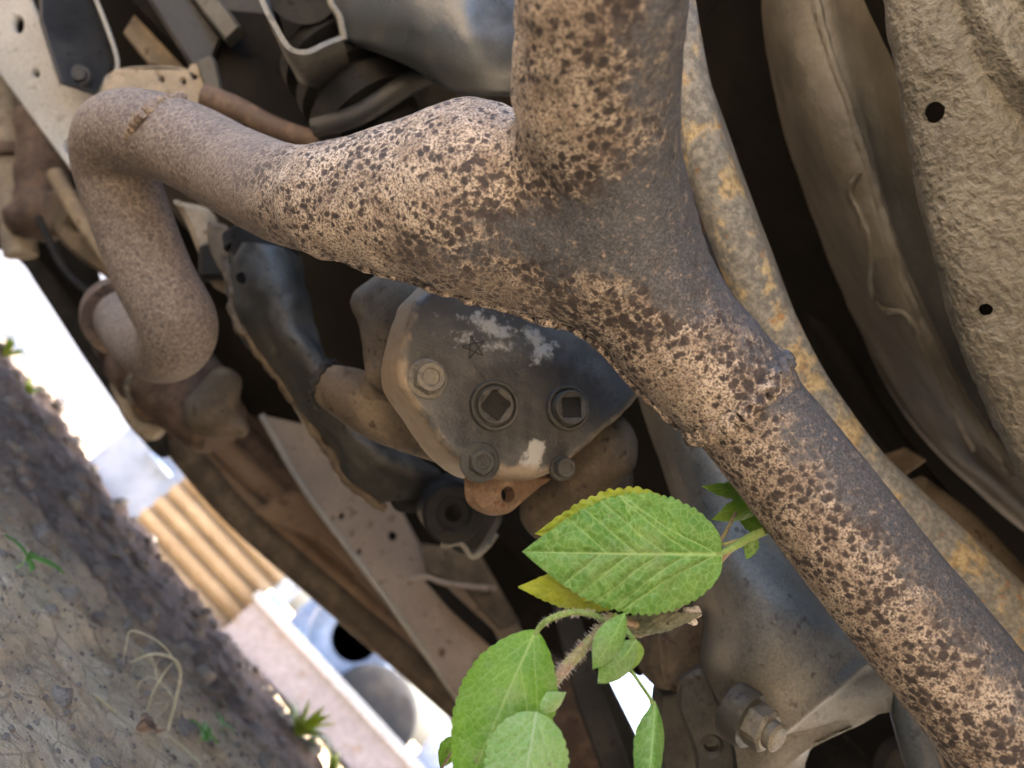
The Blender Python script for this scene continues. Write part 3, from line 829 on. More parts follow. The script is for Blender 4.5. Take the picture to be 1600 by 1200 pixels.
def ringp(c, n, prof, seg=36, rot=0.0):
    """turned piece whose rings may be round ('o'), hex ('h') or square ('s')"""
    n = norm(n); up = norm(np.cross(n, FW + 0.3 * RX)); s = np.cross(n, up)
    V, F = [], []; ang = np.arange(seg) * 2 * math.pi / seg
    for k, h, r in prof:
        rr = np.full(seg, r)
        if k == 'h': a = ((ang + rot) % (math.pi / 3)) - math.pi / 6; rr = r * math.cos(math.pi / 6) / np.cos(a)
        if k == 's': a = ((ang + rot) % (math.pi / 2)) - math.pi / 4; rr = r * math.cos(math.pi / 4) / np.cos(a)
        V.append(np.asarray(c) + n * h + (np.cos(ang) * rr)[:, None] * up + (np.sin(ang) * rr)[:, None] * s)
    V = np.vstack(V); m_ = len(prof)
    for k in range(m_ - 1):
        for j in range(seg): F.append((k * seg + j, k * seg + (j + 1) % seg, (k + 1) * seg + (j + 1) % seg, (k + 1) * seg + j))
    F.append(tuple(range(seg))[::-1]); F.append(tuple((m_ - 1) * seg + j for j in range(seg)))
    return V, F
def bolt(T, c, n, r, h, mat, wr=1.35, parent=None, name='bolt', rot=0.2):
    b = T.add(name, ringp(c, n, [('h', 0, r), ('h', h * 0.86, r), ('o', h, r * 0.82), ('o', h, r * 0.55), ('o', h * 0.93, r * 0.5)], 36, rot), mat, parent, smooth=28)
    T.add('washer', ringp(c, n, [('o', -0.001, r * wr), ('o', 0.0012, r * wr), ('o', 0.0020, r * wr * 0.93), ('o', 0.0020, r * 0.9)]), mat, b, smooth=35)
    return b
def s_(n): return n / FPX * .475
bolt(t, fpt(668, 592, -0.001), DN_, s_(25), 0.011, M['boltsteel'], 1.25)
bolt(t, fpt(750, 722, -0.001), DN_, s_(21), 0.008, M['cast'], 1.5)
bolt(t, fpt(878, 731, -0.001), DN_, s_(17), 0.009, M['cast'], 1.2)
def plug(T, px, py, R0, r, a, rot, h, hx):
    c = fpt(px, py, -0.0005)
    ring = T.add('plug_boss', ringp(c, DN_, [('o', -0.002, R0 * 1.06), ('o', 0.0022, R0 * 1.02), ('o', 0.0034, R0 * 0.97), ('o', 0.0034, R0 * 0.88), ('o', 0.0012, R0 * 0.82), ('o', 0.0012, r * 1.0)], 48), M['cast'], smooth=35)
    vf = ringp(c, DN_, [('o', -0.014, r), ('o', h - 0.0014, r), ('o', h, r * 0.93), ('o', h, r * 0.80), ('s', h - 0.0008, a), ('s', -0.0125, a * 0.97)], 48, rot)
    pl = T.add('drive_plug', (vf[0], vf[1][:-1]), M['cast'], smooth=30)
    T.add('socket', ringp(c, DN_, [('s', h - 0.0022, a * 0.985), ('s', -0.0120, a * 0.955)], 48, rot), M['rubber'], pl, smooth=30)
plug(t, 772, 634, s_(39), s_(30), s_(26), 0.05, 0.0045, 0)
plug(t, 886, 638, s_(36), s_(28), s_(23), 0.95, 0.0085, 1)
# star mark in the casting
sc_, sr = fpt(740, 543, 0.0003), s_(19)
sp_ = [sc_ + E1 * sr * math.cos(a) + E2 * sr * math.sin(a) for a in [math.pi / 2 + 0.25 + k * 4 * math.pi / 5 for k in range(6)]]
t.add('star_mark', merge(*[tube([sp_[k], sp_[k + 1]], 0.00036, 5, 2) for k in range(5)]), M['darksteel'], cover, label='small five pointed star scratched on the cover')
# rusty ear under the cover
ear = [(742, 742), (744, 775), (756, 792), (782, 803), (800, 800), (818, 785), (845, 762), (862, 745), (800, 735)]
t.add('lug', plate(ear, .487, 0.012, holes=[(797, 772, 11, 1.15)], gx=0.03, gy=-0.01, bev=0.0022, smooth=40), M['orangerust'], label='rust orange lug with a hole')
# body behind the cover: flange rim, nose and axle tube
def housd(p):
    d = cone_sd(p, P(690, 500, .545), P(820, 560, .56), 0.050, 0.060)
    d = smin(d, cone_sd(p, P(600, 610, .56), P(760, 630, .555), 0.020, 0.036), 0.02)
    d = smin(d, cone_sd(p, P(585, 480, .54), P(600, 580, .53), 0.011, 0.012), 0.012)
    d = smin(d, cone_sd(p, P(575, 470, .54), P(650, 440, .54), 0.010, 0.014), 0.012)
    d = smin(d, cone_sd(p, P(640, 560, .52), P(655, 470, .52), 0.012, 0.014), 0.008)
    d = smin(d, cone_sd(p, P(860, 800, .56), P(930, 700, .55), 0.022, 0.03), 0.02)
    return d + 0.0012 * vnoise(p * 60) + 0.0006 * vnoise(p * 190)
hb = PS([(540, 420, .48), (980, 840, .64), (980, 420, .6), (540, 840, .5)])
t.add('housing', snet(housd, hb.min(0) - 0.06, hb.max(0) + 0.06, 0.0032), M['casttan'], smooth=70)
t.add('axle_tube', tube(PS([(512, 602, .575), (545, 615, .57), (600, 640, .565), (700, 660, .56)]), [rp(34, .575), rp(42, .57), rp(52, .565), rp(66, .56)], 32, 40), M['casttan'])
t.add('boot_ring', weld(P(508, 600, .577), P(600, 640, .565) - P(512, 602, .575), rp(37, .577), 0.0026, 48, 7, 0.05), M['rubber'])
t.add('drain_arm', plate([(845, 755), (935, 690), (985, 720), (990, 770), (960, 800), (880, 830)], .575, 0.02, gx=0.01, bev=0.004, smooth=30), M['casttan'])

# ================================================================== torsion tube beside the tunnel
t = Thing('torsion_tube', 'grey tube with flaking yellow rust between exhaust and floor tunnel', 'tube', P(1200, 560, .55))
tp = PS([(1040, -60, .535), (1062, 80, .535), (1088, 200, .54), (1122, 300, .545), (1158, 395, .55), (1205, 510, .555), (1262, 625, .56), (1350, 752, .57), (1480, 880, .585), (1640, 1030, .60), (1850, 1220, .62)])
t.add('shaft', tube(tp, [rp(36, .535), rp(36, .535), rp(37, .54), rp(37, .545), rp(38, .55), rp(40, .555), rp(44, .56), rp(50, .57), rp(56, .585), rp(58, .6), rp(60, .62)], 40, 160, wob=0.01), M['tube'])
t.add('flange_rib', loft([[(1060, 60, .525), (1100, 140, .527), (1150, 280, .535), (1192, 390, .54), (1250, 540, .545), (1325, 675, .555), (1440, 790, .57), (1640, 980, .59)],
                         [(1075, 55, .56), (1112, 135, .56), (1162, 275, .565), (1203, 385, .57), (1260, 530, .575), (1335, 660, .585), (1450, 775, .60), (1650, 965, .62)]], 80, 6, 0.003), M['greysteel'])
t.add('flat_section', loft([[(1240, 640, .545), (1330, 690, .552), (1440, 800, .568), (1560, 920, .58), (1700, 1050, .60)],
                          [(1215, 700, .54), (1300, 780, .55), (1400, 880, .56), (1500, 990, .575), (1640, 1130, .59)]], 60, 8, 0.004, 0.0006, 30), M['greysteel'])
# small rusty link glimpsed in the gap
t = Thing('link_bolt', 'brown rusty bolt head in the gap beside the tube', 'bolt', P(1075, 370, .62))
t.add('bracket', plate([(1015, 170), (1060, 150), (1090, 260), (1060, 280), (1035, 300), (1010, 300)], .63, 0.01, bev=0.003), M['castlight'])
t.add('plate_end', plate([(1000, 270), (1070, 280), (1130, 380), (1150, 460), (1090, 470), (1000, 400)], .66, 0.012, bev=0.003, smooth=24), M['darksteel'])
bolt(t, P(1062, 318, .635), norm(-FW + 0.8 * RX + 0.5 * DN), 0.0125, 0.014, M['rustbrown'], 1.3)
t.add('nut', ringp(P(1080, 345, .63), norm(-FW + 0.9 * RX + 0.6 * DN), [('h', 0, .011), ('h', .010, .011), ('o', .012, .009)], 36), M['rustbrown'], smooth=28)

# ================================================================== grey casting behind the plant
t = Thing('gearbox_support', 'smooth grey pressed support arm behind the plant with large nut', 'bracket', P(1200, 1180, .52))
crl = catmull(PS([(1205, 1148, .495), (1260, 1105, .4905), (1310, 1065, .495), (1345, 1040, .502), (1400, 1010, .52)]), 60)
def crease(S):
    p = S.reshape(-1, 3); d = np.min(np.linalg.norm(p[:, None] - crl[None], axis=2), axis=1)
    return (0.0030 * np.exp(-(d / 0.0042) ** 2)).reshape(S.shape[:2])
t.add('shell', loft([
    [(985, 575, .66), (1005, 600, .60), (1055, 620, .575), (1120, 650, .57), (1190, 700, .60)],
    [(1020, 690, .66), (1035, 690, .60), (1085, 700, .56), (1150, 740, .55), (1230, 810, .58)],
    [(1052, 790, .66), (1062, 790, .59), (1120, 800, .54), (1195, 840, .53), (1285, 910, .56)],
    [(1065, 880, .65), (1085, 880, .57), (1150, 890, .51), (1240, 920, .505), (1340, 985, .54)],
    [(1085, 960, .64), (1108, 960, .56), (1175, 960, .495), (1270, 975, .49), (1385, 1020, .52)],
    [(1090, 1040, .62), (1103, 1040, .55), (1180, 1040, .487), (1280, 1045, .488), (1398, 1058, .515)],
    [(1110, 1095, .60), (1128, 1095, .54), (1195, 1095, .488), (1290, 1090, .492), (1396, 1088, .515)],
    [(1130, 1160, .60), (1148, 1155, .54), (1205, 1150, .495), (1280, 1135, .50), (1392, 1112, .52)],
], 110, 150, 0.004, 0.0012, 22, bumps=crease), M['greysteel'])
t.add('lower_web', loft([[(1138, 1130, .545), (1200, 1130, .53), (1290, 1125, .53), (1395, 1100, .535)], [(1150, 1180, .54), (1200, 1175, .53), (1260, 1165, .535), (1350, 1130, .54)], [(1160, 1260, .54), (1185, 1250, .535), (1215, 1230, .535), (1260, 1185, .54)], [(1190, 1420, .56), (1210, 1415, .556), (1240, 1400, .556), (1270, 1380, .56)]], 40, 20, 0.004), M['greysteel'])
AX = norm(-FW + 0.75 * RX + 0.28 * DN)
nb = P(1172, 1125, .487)
t.add('bolt_boss', ringp(nb, AX, [('o', -0.012, s_(48)), ('o', 0.0, s_(48)), ('o', 0.0025, s_(44)), ('o', 0.0025, s_(30))]), M['cast'], smooth=35)
nut = t.add('nut', ringp(nb + AX * 0.002, AX, [('h', 0, s_(36)), ('h', 0.011, s_(36)), ('o', 0.013, s_(28)), ('o', 0.013, s_(22))], 36, 0.3), M['boltsteel'], smooth=28)
t.add('stud', ringp(nb + AX * 0.012, AX, [('o', 0, s_(23)), ('o', 0.008, s_(23)), ('o', 0.0095, s_(18)), ('o', 0.0095, s_(5))]), M['boltsteel'], nut, smooth=35)
t.add('side_ear', plate([(1062, 1065), (1100, 1050), (1140, 1130), (1152, 1190), (1150, 1260), (1090, 1250), (1085, 1180), (1060, 1110)], .55, 0.012, holes=[(1112, 1166, 13, 1.0)], gx=-0.01, bev=0.003, smooth=40), M['cast'])
t.add('upper_ear', plate([(1035, 1000), (1080, 960), (1110, 980), (1105, 1060), (1060, 1085), (1040, 1060)], .575, 0.015, bev=0.004, smooth=30), M['casttan'])

t = Thing('brake_pipe', 'grey steel hose dropping beside the support arm', 'hose', P(1440, 1250, .52))
t.add('hose', tube(PS([(1385, 960, .56), (1408, 1060, .53), (1420, 1120, .525), (1440, 1190, .52), (1470, 1280, .52), (1490, 1500, .54)]), rp(26, .525), 24, 50), M['greysteel'])
t.add('clip', weld(P(1404, 1050, .532), P(1420, 1120, .525) - P(1385, 960, .56), rp(28, .53), 0.0022, 36, 7, 0.05), M['boltsteel'])

# ================================================================== gearbox top
t = Thing('gearbox', 'blue grey smooth gearbox bell housing with curled lip above the fork', 'gearbox', P(680, 150, .60))
t.add('bell', loft([
    [(500, -90, .70), (530, -90, .64), (620, -90, .575), (720, -90, .56), (830, -90, .59)],
    [(515, 0, .70), (522, 0, .645), (615, 10, .58), (720, 20, .56), (825, 20, .585)],
    [(535, 40, .70), (532, 44, .645), (620, 55, .59), (720, 75, .565), (825, 80, .585)],
    [(540, 64, .70), (540, 64, .65), (625, 88, .605), (720, 120, .58), (812, 120, .59)],
    [(545, 68, .72), (560, 72, .68), (632, 100, .64), (715, 146, .61), (805, 150, .61)],
    [(560, 60, .76), (580, 66, .74), (645, 95, .70), (720, 140, .67), (800, 145, .66)],
], 80, 80, 0.004, 0.0008, 24), M['bluesteel'])
lipc = PS([(392, -60, .60), (405, 0, .60), (425, 40, .60), (450, 78, .60), (480, 85, .60), (510, 72, .605), (536, 62, .615)])
t.add('curled_lip', ribbon(lipc, np.zeros(3), FW * 0.10 - RX * 0.01, 0.004, 60, nb=6), M['greysteel'])
rim2 = PS([(512, -60, .615), (516, 0, .615), (530, 25, .618), (535, 45, .620), (538, 62, .622)])
t.add('bell_edge', tube(rim2, 0.0028, 10, 40), M['greysteel'])
t.add('drum', tube(PS([(470, -30, .64), (475, -40, .80)]), [rp(62, .64), rp(62, .8)], 36, 8), M['darksteel'])

t = Thing('rubber_gaiter', 'black ribbed rubber gaiter tucked below the gearbox', 'gaiter', P(600, 230, .70))
axg = norm(P(500, 170, .66) - P(700, 60, .70))
g0, g1 = P(480, 190, .70), P(720, 60, .74)
pr = []
L = np.linalg.norm(g1 - g0)
for k in range(60):
    x = k / 59; pr.append((x * L, 0.046 + 0.008 * (abs((x * 4.0) % 1 - 0.5) * 2) - 0.004 * x))
t.add('bellows', lathe(P(560, 145, .705), norm(P(640, 240, .70) - P(520, 60, .72)), [(h - 0.055, r) for h, r in [(0.0, .03), (.004, .050), (.018, .052), (.022, .040), (.032, .040), (.036, .052), (.050, .054), (.054, .044), (.062, .044), (.066, .056), (.088, .056), (.092, .040), (.13, .03)]], 40), M['rubber'], smooth=30)
t.add('band', tube(PS([(490, 200, .655), (560, 180, .65), (640, 130, .65), (700, 100, .66)]), [0.008, 0.009, 0.009, 0.008], 12, 30), M['darksteel'])
t.add('end_cap', lathe(P(505, 118, .70), norm(RX * 0.85 - DN * 0.5), [(0, .012), (.004, .018), (.05, .019), (.054, .014)], 24), M['darksteel'])

# ================================================================== left clutter
t = Thing('skid_plate', 'pale grey bent plate with slots at the front end', 'plate', P(80, 300, .85))
t.add('plate', plate([(-60, -60), (20, -60), (62, 30), (92, 128), (152, 148), (150, 190), (160, 230), (176, 290), (215, 420), (178, 358), (90, 240), (0, 118), (-60, 40)], .82, 0.006, holes=[(28, 38, 8, 1.6), (55, 114, 5, 1.2), (106, 230, 7, 1.4)], gx=-0.01, gy=-0.01, bev=0.002), M['palegrey'])
t.add('flange', plate([(62, -60), (135, -60), (183, 92), (150, 146), (96, 128), (64, 30)], .80, 0.004, gx=0.06, gy=-0.02, bev=0.0015), M['darksteel'])
t.add('edge_strip', tube(PS([(135, -40, .815), (183, 92, .815), (165, 125, .815), (148, 152, .815)]), 0.0022, 8, 24), M['palegrey'])
bolt(t, P(125, 118, .79), -FW + 0.2 * RX, 0.008, 0.006, M['darksteel'])
t = Thing('crossmember_bracket', 'tan bracket strip with bolt holes behind the bent front pipe', 'bracket', P(280, 170, .80))
t.add('strip', plate([(150, 150), (175, 110), (240, 102), (300, 110), (345, 150), (350, 200), (300, 190), (200, 180)], .80, 0.006, holes=[(252, 124, 4, 1.1), (286, 127, 4, 1.1), (303, 113, 6, 1.8), (330, 150, 5, 1.4)], bev=0.002, smooth=44), M['castlight'])
t.add('strap', plate([(190, 50), (210, 20), (300, 70), (330, 120), (300, 118), (230, 100)], .86, 0.008, bev=0.003), M['casttan'])
t.add('stay', plate([(305, 95), (330, 86), (342, 120), (345, 155), (325, 150)], .79, 0.005, bev=0.002, smooth=24), M['cast'])
t = Thing('steering_rack', 'dark channel beam slanting across the front under the body', 'beam', P(300, 90, .80))
t.add('web', plate([(195, -60), (262, -60), (345, 58), (330, 95), (300, 105)], .82, 0.01, gx=0.02, bev=0.003), M['darksteel'])
t.add('flange', plate([(255, -60), (300, -60), (375, 40), (350, 62)], .81, 0.02, bev=0.003), M['cast'])
t.add('cap', plate([(330, -60), (480, -60), (420, 60), (380, 130), (340, 110), (350, 62)], .87, 0.03, gx=0.02, bev=0.005, smooth=30), M['darksteel'])
t.add('lower_rod', tube(PS([(320, 150, .72), (370, 170, .72), (420, 195, .71), (470, 215, .70), (520, 225, .69)]), [0.012, 0.011, 0.010, 0.010, 0.010], 18, 30), M['rustbrown'])

# grey subframe arm hanging from a bush, with a ragged muddy lower edge
t = Thing('subframe_arm', 'dark grey subframe arm with ragged tan edge beside the differential', 'subframe', P(560, 800, .70))
t.add('arm', loft([
    [(352, 395, .72), (362, 380, .68), (400, 380, .655), (445, 385, .66), (475, 400, .70)],
    [(352, 440, .72), (364, 440, .68), (405, 435, .645), (455, 440, .65), (482, 450, .70)],
    [(362, 500, .72), (374, 500, .68), (420, 495, .645), (470, 505, .65), (498, 515, .70)],
    [(395, 550, .72), (408, 550, .68), (455, 545, .645), (500, 560, .65), (520, 575, .70)],
    [(440, 610, .73), (452, 610, .69), (495, 615, .66), (530, 640, .66), (570, 665, .70)],
    [(485, 680, .74), (498, 680, .70), (540, 690, .67), (590, 710, .67), (660, 720, .70)],
    [(530, 750, .75), (545, 750, .71), (590, 755, .69), (640, 755, .69), (700, 750, .71)],
    [(575, 790, .76), (592, 790, .72), (615, 785, .70), (650, 780, .70), (700, 765, .72)],
], 50, 90, 0.004, 0.0030, 26), M['cast'])
rg = catmull(PS([(360, 400, .69), (363, 450, .685), (374, 505, .68), (405, 552, .685), (450, 612, .69), (495, 680, .70), (545, 752, .71), (600, 795, .72)]), 80)
rg = rg + (RX * 1.0)[None] * (0.004 * fbm(rg * 60, 3))[:, None]
t.add('muddy_edge', tube(rg, 0.0045, 10, 160, wob=0.45), M['casttan'])
t.add('bush', lathe(P(405, 350, .69), norm(DN + 0.25 * RX), [(0, .022), (.004, .028), (.030, .029), (.034, .024)], 32), M['rubber'])
t.add('bush_sleeve', lathe(P(400, 360, .70), norm(DN + 0.25 * RX), [(0, .030), (.012, .031), (.014, .026)], 32), M['darksteel'])
bolt(t, P(378, 434, .66), -FW + 0.1 * RX, 0.0035, 0.002, M['dark'])
t.add('tip', plate([(600, 770), (640, 742), (690, 745), (700, 770), (660, 800), (620, 800)], .71, 0.02, bev=0.005, smooth=28), M['rubber'])

t = Thing('suspension_bush', 'round black rubber bush with recessed centre below the differential', 'bush', P(715, 860, .68))
bx = norm(-FW + 0.25 * RX)
bc = P(708, 802, .665)
t.add('sleeve', ringp(bc, bx, [('o', -0.05, s_(66)), ('o', 0.0, s_(68)), ('o', 0.004, s_(62)), ('o', 0.004, s_(40)), ('o', 0.001, s_(34)), ('o', 0.001, s_(20))], 44), M['rubber'], smooth=30)
t.add('centre', ringp(bc + bx * 0.001, bx, [('o', 0, s_(19)), ('o', -0.006, s_(16))], 30), M['dark'])
t.add('arm', plate([(690, 745), (760, 750), (785, 800), (770, 840), (745, 868), (700, 850)], .69, 0.03, bev=0.006, smooth=30), M['darksteel'])
t.add('hook', tube(PS([(690, 852, .67), (720, 850, .665), (738, 870, .665), (760, 855, .67), (775, 835, .68)]), 0.0026, 8, 30), M['greysteel'])

# tan bracket behind the bent limb
t = Thing('engine_mount', 'tan cast engine mount beside the bent front pipe', 'mount', P(350, 460, .74))
t.add('leg', plate([(268, 310), (330, 330), (345, 400), (372, 430), (365, 455), (335, 450), (318, 420), (290, 350)], .74, 0.02, gx=0.01, bev=0.006, smooth=40), M['castlight'])
t.add('cheek', plate([(322, 345), (360, 360), (372, 440), (345, 430), (325, 390)], .725, 0.01, bev=0.003, smooth=30), M['casttan'])
t.add('pad', lathe(P(352, 385, .75), norm(DN), [(0, .02), (.003, .024), (.03, .024), (.034, .02)], 28), M['rubber'])

# cluster behind the limb: driveshaft boot, coil, hub
t = Thing('driveshaft', 'brown dusty driveshaft and ribbed boot near the wheel', 'driveshaft', P(300, 680, 1.0))
t.add('boot', lathe(P(175, 480, .98), norm(P(360, 690, .92) - P(175, 480, .98)), [(0, .018), (.003, .034), (.022, .036), (.026, .030), (.034, .030), (.04, .050), (.058, .052), (.064, .044), (.072, .044), (.08, .058), (.11, .060), (.12, .052), (.13, .054), (.16, .052), (.19, .045), (.225, .038), (.235, .028)], 40), M['rustbrown'], smooth=30)
t.add('joint', snet(lambda p: smin(cone_sd(p, P(330, 640, .90), P(350, 600, .90), 0.030, 0.020), cone_sd(p, P(330, 650, .90), P(372, 668, .90), 0.022, 0.012), 0.015) + 0.0015 * vnoise(p * 60), P(340, 630, .90) - 0.08, P(340, 630, .90) + 0.08, 0.004), M['casttan'])
t.add('spline_ring', weld(P(262, 580, .93), P(360, 690, .92) - P(175, 480, .98), 0.052, 0.003, 48, 7, 0.05), M['boltsteel'])
t = Thing('brake_caliper', 'orange rusty caliper block next to the driveshaft boot', 'caliper', P(210, 650, 1.05))
t.add('body', plate([(172, 560), (190, 550), (225, 590), (245, 640), (238, 660), (205, 640)], 1.02, 0.04, bev=0.008, smooth=30), M['orangerust'])
t.add('carrier', plate([(165, 545), (180, 548), (205, 650), (245, 668), (225, 690), (190, 655), (168, 600)], 1.05, 0.03, bev=0.006, smooth=36), M['castlight'])
t.add('slide_pin', tube(PS([(150, 515, 1.03), (185, 500, 1.0), (235, 498, .96), (270, 505, .94)]), [0.008, 0.009, 0.009, 0.008], 14, 24), M['castlight'])

# black flap behind the front wheel arch
t = Thing('splash_guard', 'black rubber splash guard in shade behind the muddy control arm', 'splash guard', P(110, 500, 1.3))
t.add('flap', plate([(-120, 40), (60, 200), (120, 330), (165, 470), (215, 590), (262, 700), (235, 705), (150, 590), (60, 452), (20, 400), (-90, 330)], 1.32, 0.012, gx=0.01, bev=0.004, smooth=60), M['rubber'])
t.add('stiffener', tube(PS([(20, 345, 1.29), (90, 420, 1.29), (160, 520, 1.29), (230, 650, 1.29)]), 0.012, 10, 30), M['dark'])
# muddy arms in front of that wheel
t = Thing('control_arm', 'muddy brown strut and flat control arm lit from the wheel arch', 'suspension arm', P(90, 420, 1.1))
t.add('strut_tube', tube(PS([(-30, 60, 1.15), (0, 180, 1.15), (18, 260, 1.15), (32, 400, 1.14)]), [.030, .028, .028, .022], 22, 30, wob=.12), M['castlight'])
t.add('strut_collar', lathe(P(8, 232, 1.15), norm(P(18, 260, 1.15) - P(0, 180, 1.15)), [(0, .03), (.004, .038), (.018, .039), (.022, .031)], 24), M['rustbrown'])
t.add('knuckle', snet(lambda p: smin(cone_sd(p, P(60, 190, 1.12), P(72, 330, 1.10), 0.030, 0.036), cone_sd(p, P(40, 340, 1.12), P(90, 350, 1.08), 0.03, 0.022), 0.02) + 0.004 * vnoise(p * 40) + 0.002 * vnoise(p * 110), P(62, 270, 1.1) - 0.16, P(62, 270, 1.1) + 0.16, 0.005), M['rustbrown'])
t.add('arm', plate([(70, 300), (105, 290), (150, 345), (200, 420), (262, 500), (238, 512), (170, 440), (110, 395), (75, 350)], 1.02, 0.03, holes=[(118, 350, 9, 1.3)], bev=0.006, smooth=48), M['casttan'])
t.add('tie_rod', tube(PS([(85, 270, 1.0), (130, 345, .99), (190, 430, .97), (235, 490, .96)]), [0.010, 0.011, 0.010, 0.009], 18, 36), M['castlight'])
t.add('brake_hose', tube(PS([(60, 340, 1.03), (100, 420, 1.01), (150, 465, 1.0), (200, 505, 1.0)]), 0.005, 10, 30), M['rubber'])
# far rail plate with slots
t = Thing('frame_rail', 'light dusty frame rail plate with holes across the far side', 'rail', P(620, 900, 1.1))
t.add('web', plate([(408, 648), (470, 662), (520, 700), (560, 745), (625, 795), (655, 850), (668, 895), (740, 985), (815, 1080), (880, 1180), (1150, 1600), (1050, 1600), (720, 1098), (600, 930), (480, 770)], 1.08, 0.006, holes=[(532, 806, 5, 1.2), (612, 838, 7, 1.0), (560, 862, 4, 1.3), (690, 1020, 5, 1.2)], gx=-0.01, gy=-0.01, bev=0.002), M['rail'])
t.add('gusset', plate([(655, 850), (720, 858), (752, 870), (812, 975), (780, 985), (715, 910), (668, 897)], 1.05, 0.006, bev=0.002), M['casttan'])
t.add('gusset_lip', tube(PS([(640, 905, 1.04), (668, 902, 1.04), (700, 912, 1.04), (775, 920, 1.03)]), 0.004, 8, 24), M['rail'])
t.add('end_plate', plate([(668, 900), (775, 922), (815, 985), (870, 1100), (800, 1060), (730, 985)], 1.07, 0.004, bev=0.002), M['rail'])
t.add('recess_shade', plate([(662, 905), (690, 912), (770, 985), (800, 1040), (760, 1005), (700, 950)], 1.045, 0.004, bev=0.001), M['dark'])  # flat dark plate painting the shade of a recess
t.add('edge_fold', tube(PS([(408, 648, 1.075), (480, 770, 1.075), (600, 930, 1.075), (720, 1098, 1.075), (840, 1270, 1.075)]), 0.0045, 8, 30), M['palegrey'])

# sill beams along the far side of the car
t = Thing('door_sill', 'rust brown folded sill beams along the far edge of the car', 'sill', on_y(500, 900, 1.6))
def beam(pts, w_, mat, dd): 
    a = PS([(x, y, dd) for x, y in pts]); return tube(a, w_, 14, 30)
bl = [((215, 560), (330, 690), (470, 815), (620, 955), (760, 1090), (880, 1210), (1300, 1620)), ((250, 640), (340, 745), (480, 870), (620, 995), (760, 1120), (880, 1230), (1300, 1640)), ((275, 690), (370, 800), (500, 915), (640, 1035), (780, 1160), (900, 1270), (1320, 1680)), ((180, 560), (330, 650), (470, 770), (640, 930), (780, 1060), (1200, 1480))]
for k, (pts, w_, mt, dd) in enumerate(zip(bl, (.030, .024, .026, .030), ('sillrust', 'sillrust', 'casttan', 'rustbrown'), (1.45, 1.40, 1.38, 1.55))):
    t.add('sill_fold', beam(pts, w_, None, dd), M[mt])
t.add('inner_panel', plate([(210, 560), (410, 660), (700, 960), (860, 1100), (860, 1180), (560, 900), (330, 720), (250, 640)], 1.58, 0.02, bev=0.004), M['rustbrown'])
t.add('bracket', plate([(395, 800), (470, 770), (540, 860), (560, 905), (500, 850), (430, 820)], 1.33, 0.01, bev=0.004, smooth=24), M['sillrust'])

# thin struts behind the plant and lower rear clutter
t = Thing('rear_strut', 'dark flat struts crossing the bright gap behind the plant', 'strut', P(960, 1150, .9))
t.add('bar', plate([(925, 1090), (950, 1060), (1010, 1180), (1160, 1560), (1110, 1560)], .85, 0.012, bev=0.003), M['darksteel'])
t.add('bar', plate([(860, 940), (900, 940), (945, 1090), (1130, 1580), (1080, 1580), (900, 1100)], .80, 0.012, bev=0.003), M['darksteel'])
t.add('bar', plate([(840, 830), (870, 830), (900, 960), (870, 970)], .78, 0.012, bev=0.003), M['cast'])
t.add('tray', plate([(820, 1000), (880, 1030), (920, 1130), (1120, 1580), (980, 1580)], 1.0, 0.01, bev=0.003), M['rustbrown'])
t.add('block', plate([(1010, 960), (1080, 940), (1110, 1020), (1080, 1075), (1030, 1080), (1000, 1040)], .66, 0.04, bev=0.008, smooth=30), M['casttan'])
t.add('web', plate([(1030, 1080), (1120, 1070), (1260, 1560), (1130, 1560), (1020, 1160)], .70, 0.03, bev=0.006), M['cast'])
t.add('panel', plate([(905, 930), (1010, 940), (1060, 1035), (1000, 1060), (955, 1040), (930, 1075), (905, 1040)], 1.2, 0.01, bev=0.003), M['dark'])
t = Thing('rear_axle', 'dark rear axle parts and spring seat past the support arm', 'axle', P(1320, 1230, .95))
t.add('beam', tube(PS([(800, 1620, 1.05), (1150, 1290, .95), (1290, 1190, .9), (1380, 1150, .88), (1500, 1110, .86)]), [0.03, 0.03, 0.034, 0.034, 0.03], 24, 40), M['dark'])
t.add('seat', lathe(P(1400, 1195, .8), norm(-FW + .3 * RX), [(0, .03), (.02, .034), (.024, .028), (.024, .012)], 30), M['rubber'])
t.add('cable', tube(PS([(1310, 1140, .82), (1350, 1180, .8), (1390, 1230, .78)]), 0.003, 8, 20), M['dark'])
# deep tunnel clutter right of the tube
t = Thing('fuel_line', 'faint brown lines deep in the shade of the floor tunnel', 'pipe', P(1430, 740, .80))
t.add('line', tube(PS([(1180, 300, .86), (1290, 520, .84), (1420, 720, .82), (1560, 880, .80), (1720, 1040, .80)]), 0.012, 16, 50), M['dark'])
t.add('clamp', plate([(1370, 720), (1420, 700), (1450, 720), (1400, 755)], .77, 0.01, bev=0.003), M['casttan'])
t.add('line', tube(PS([(1420, 770, .72), (1500, 840, .72), (1600, 950, .72), (1720, 1060, .72)]), [0.02, 0.024, 0.024, 0.02], 20, 40), M['casttan'])

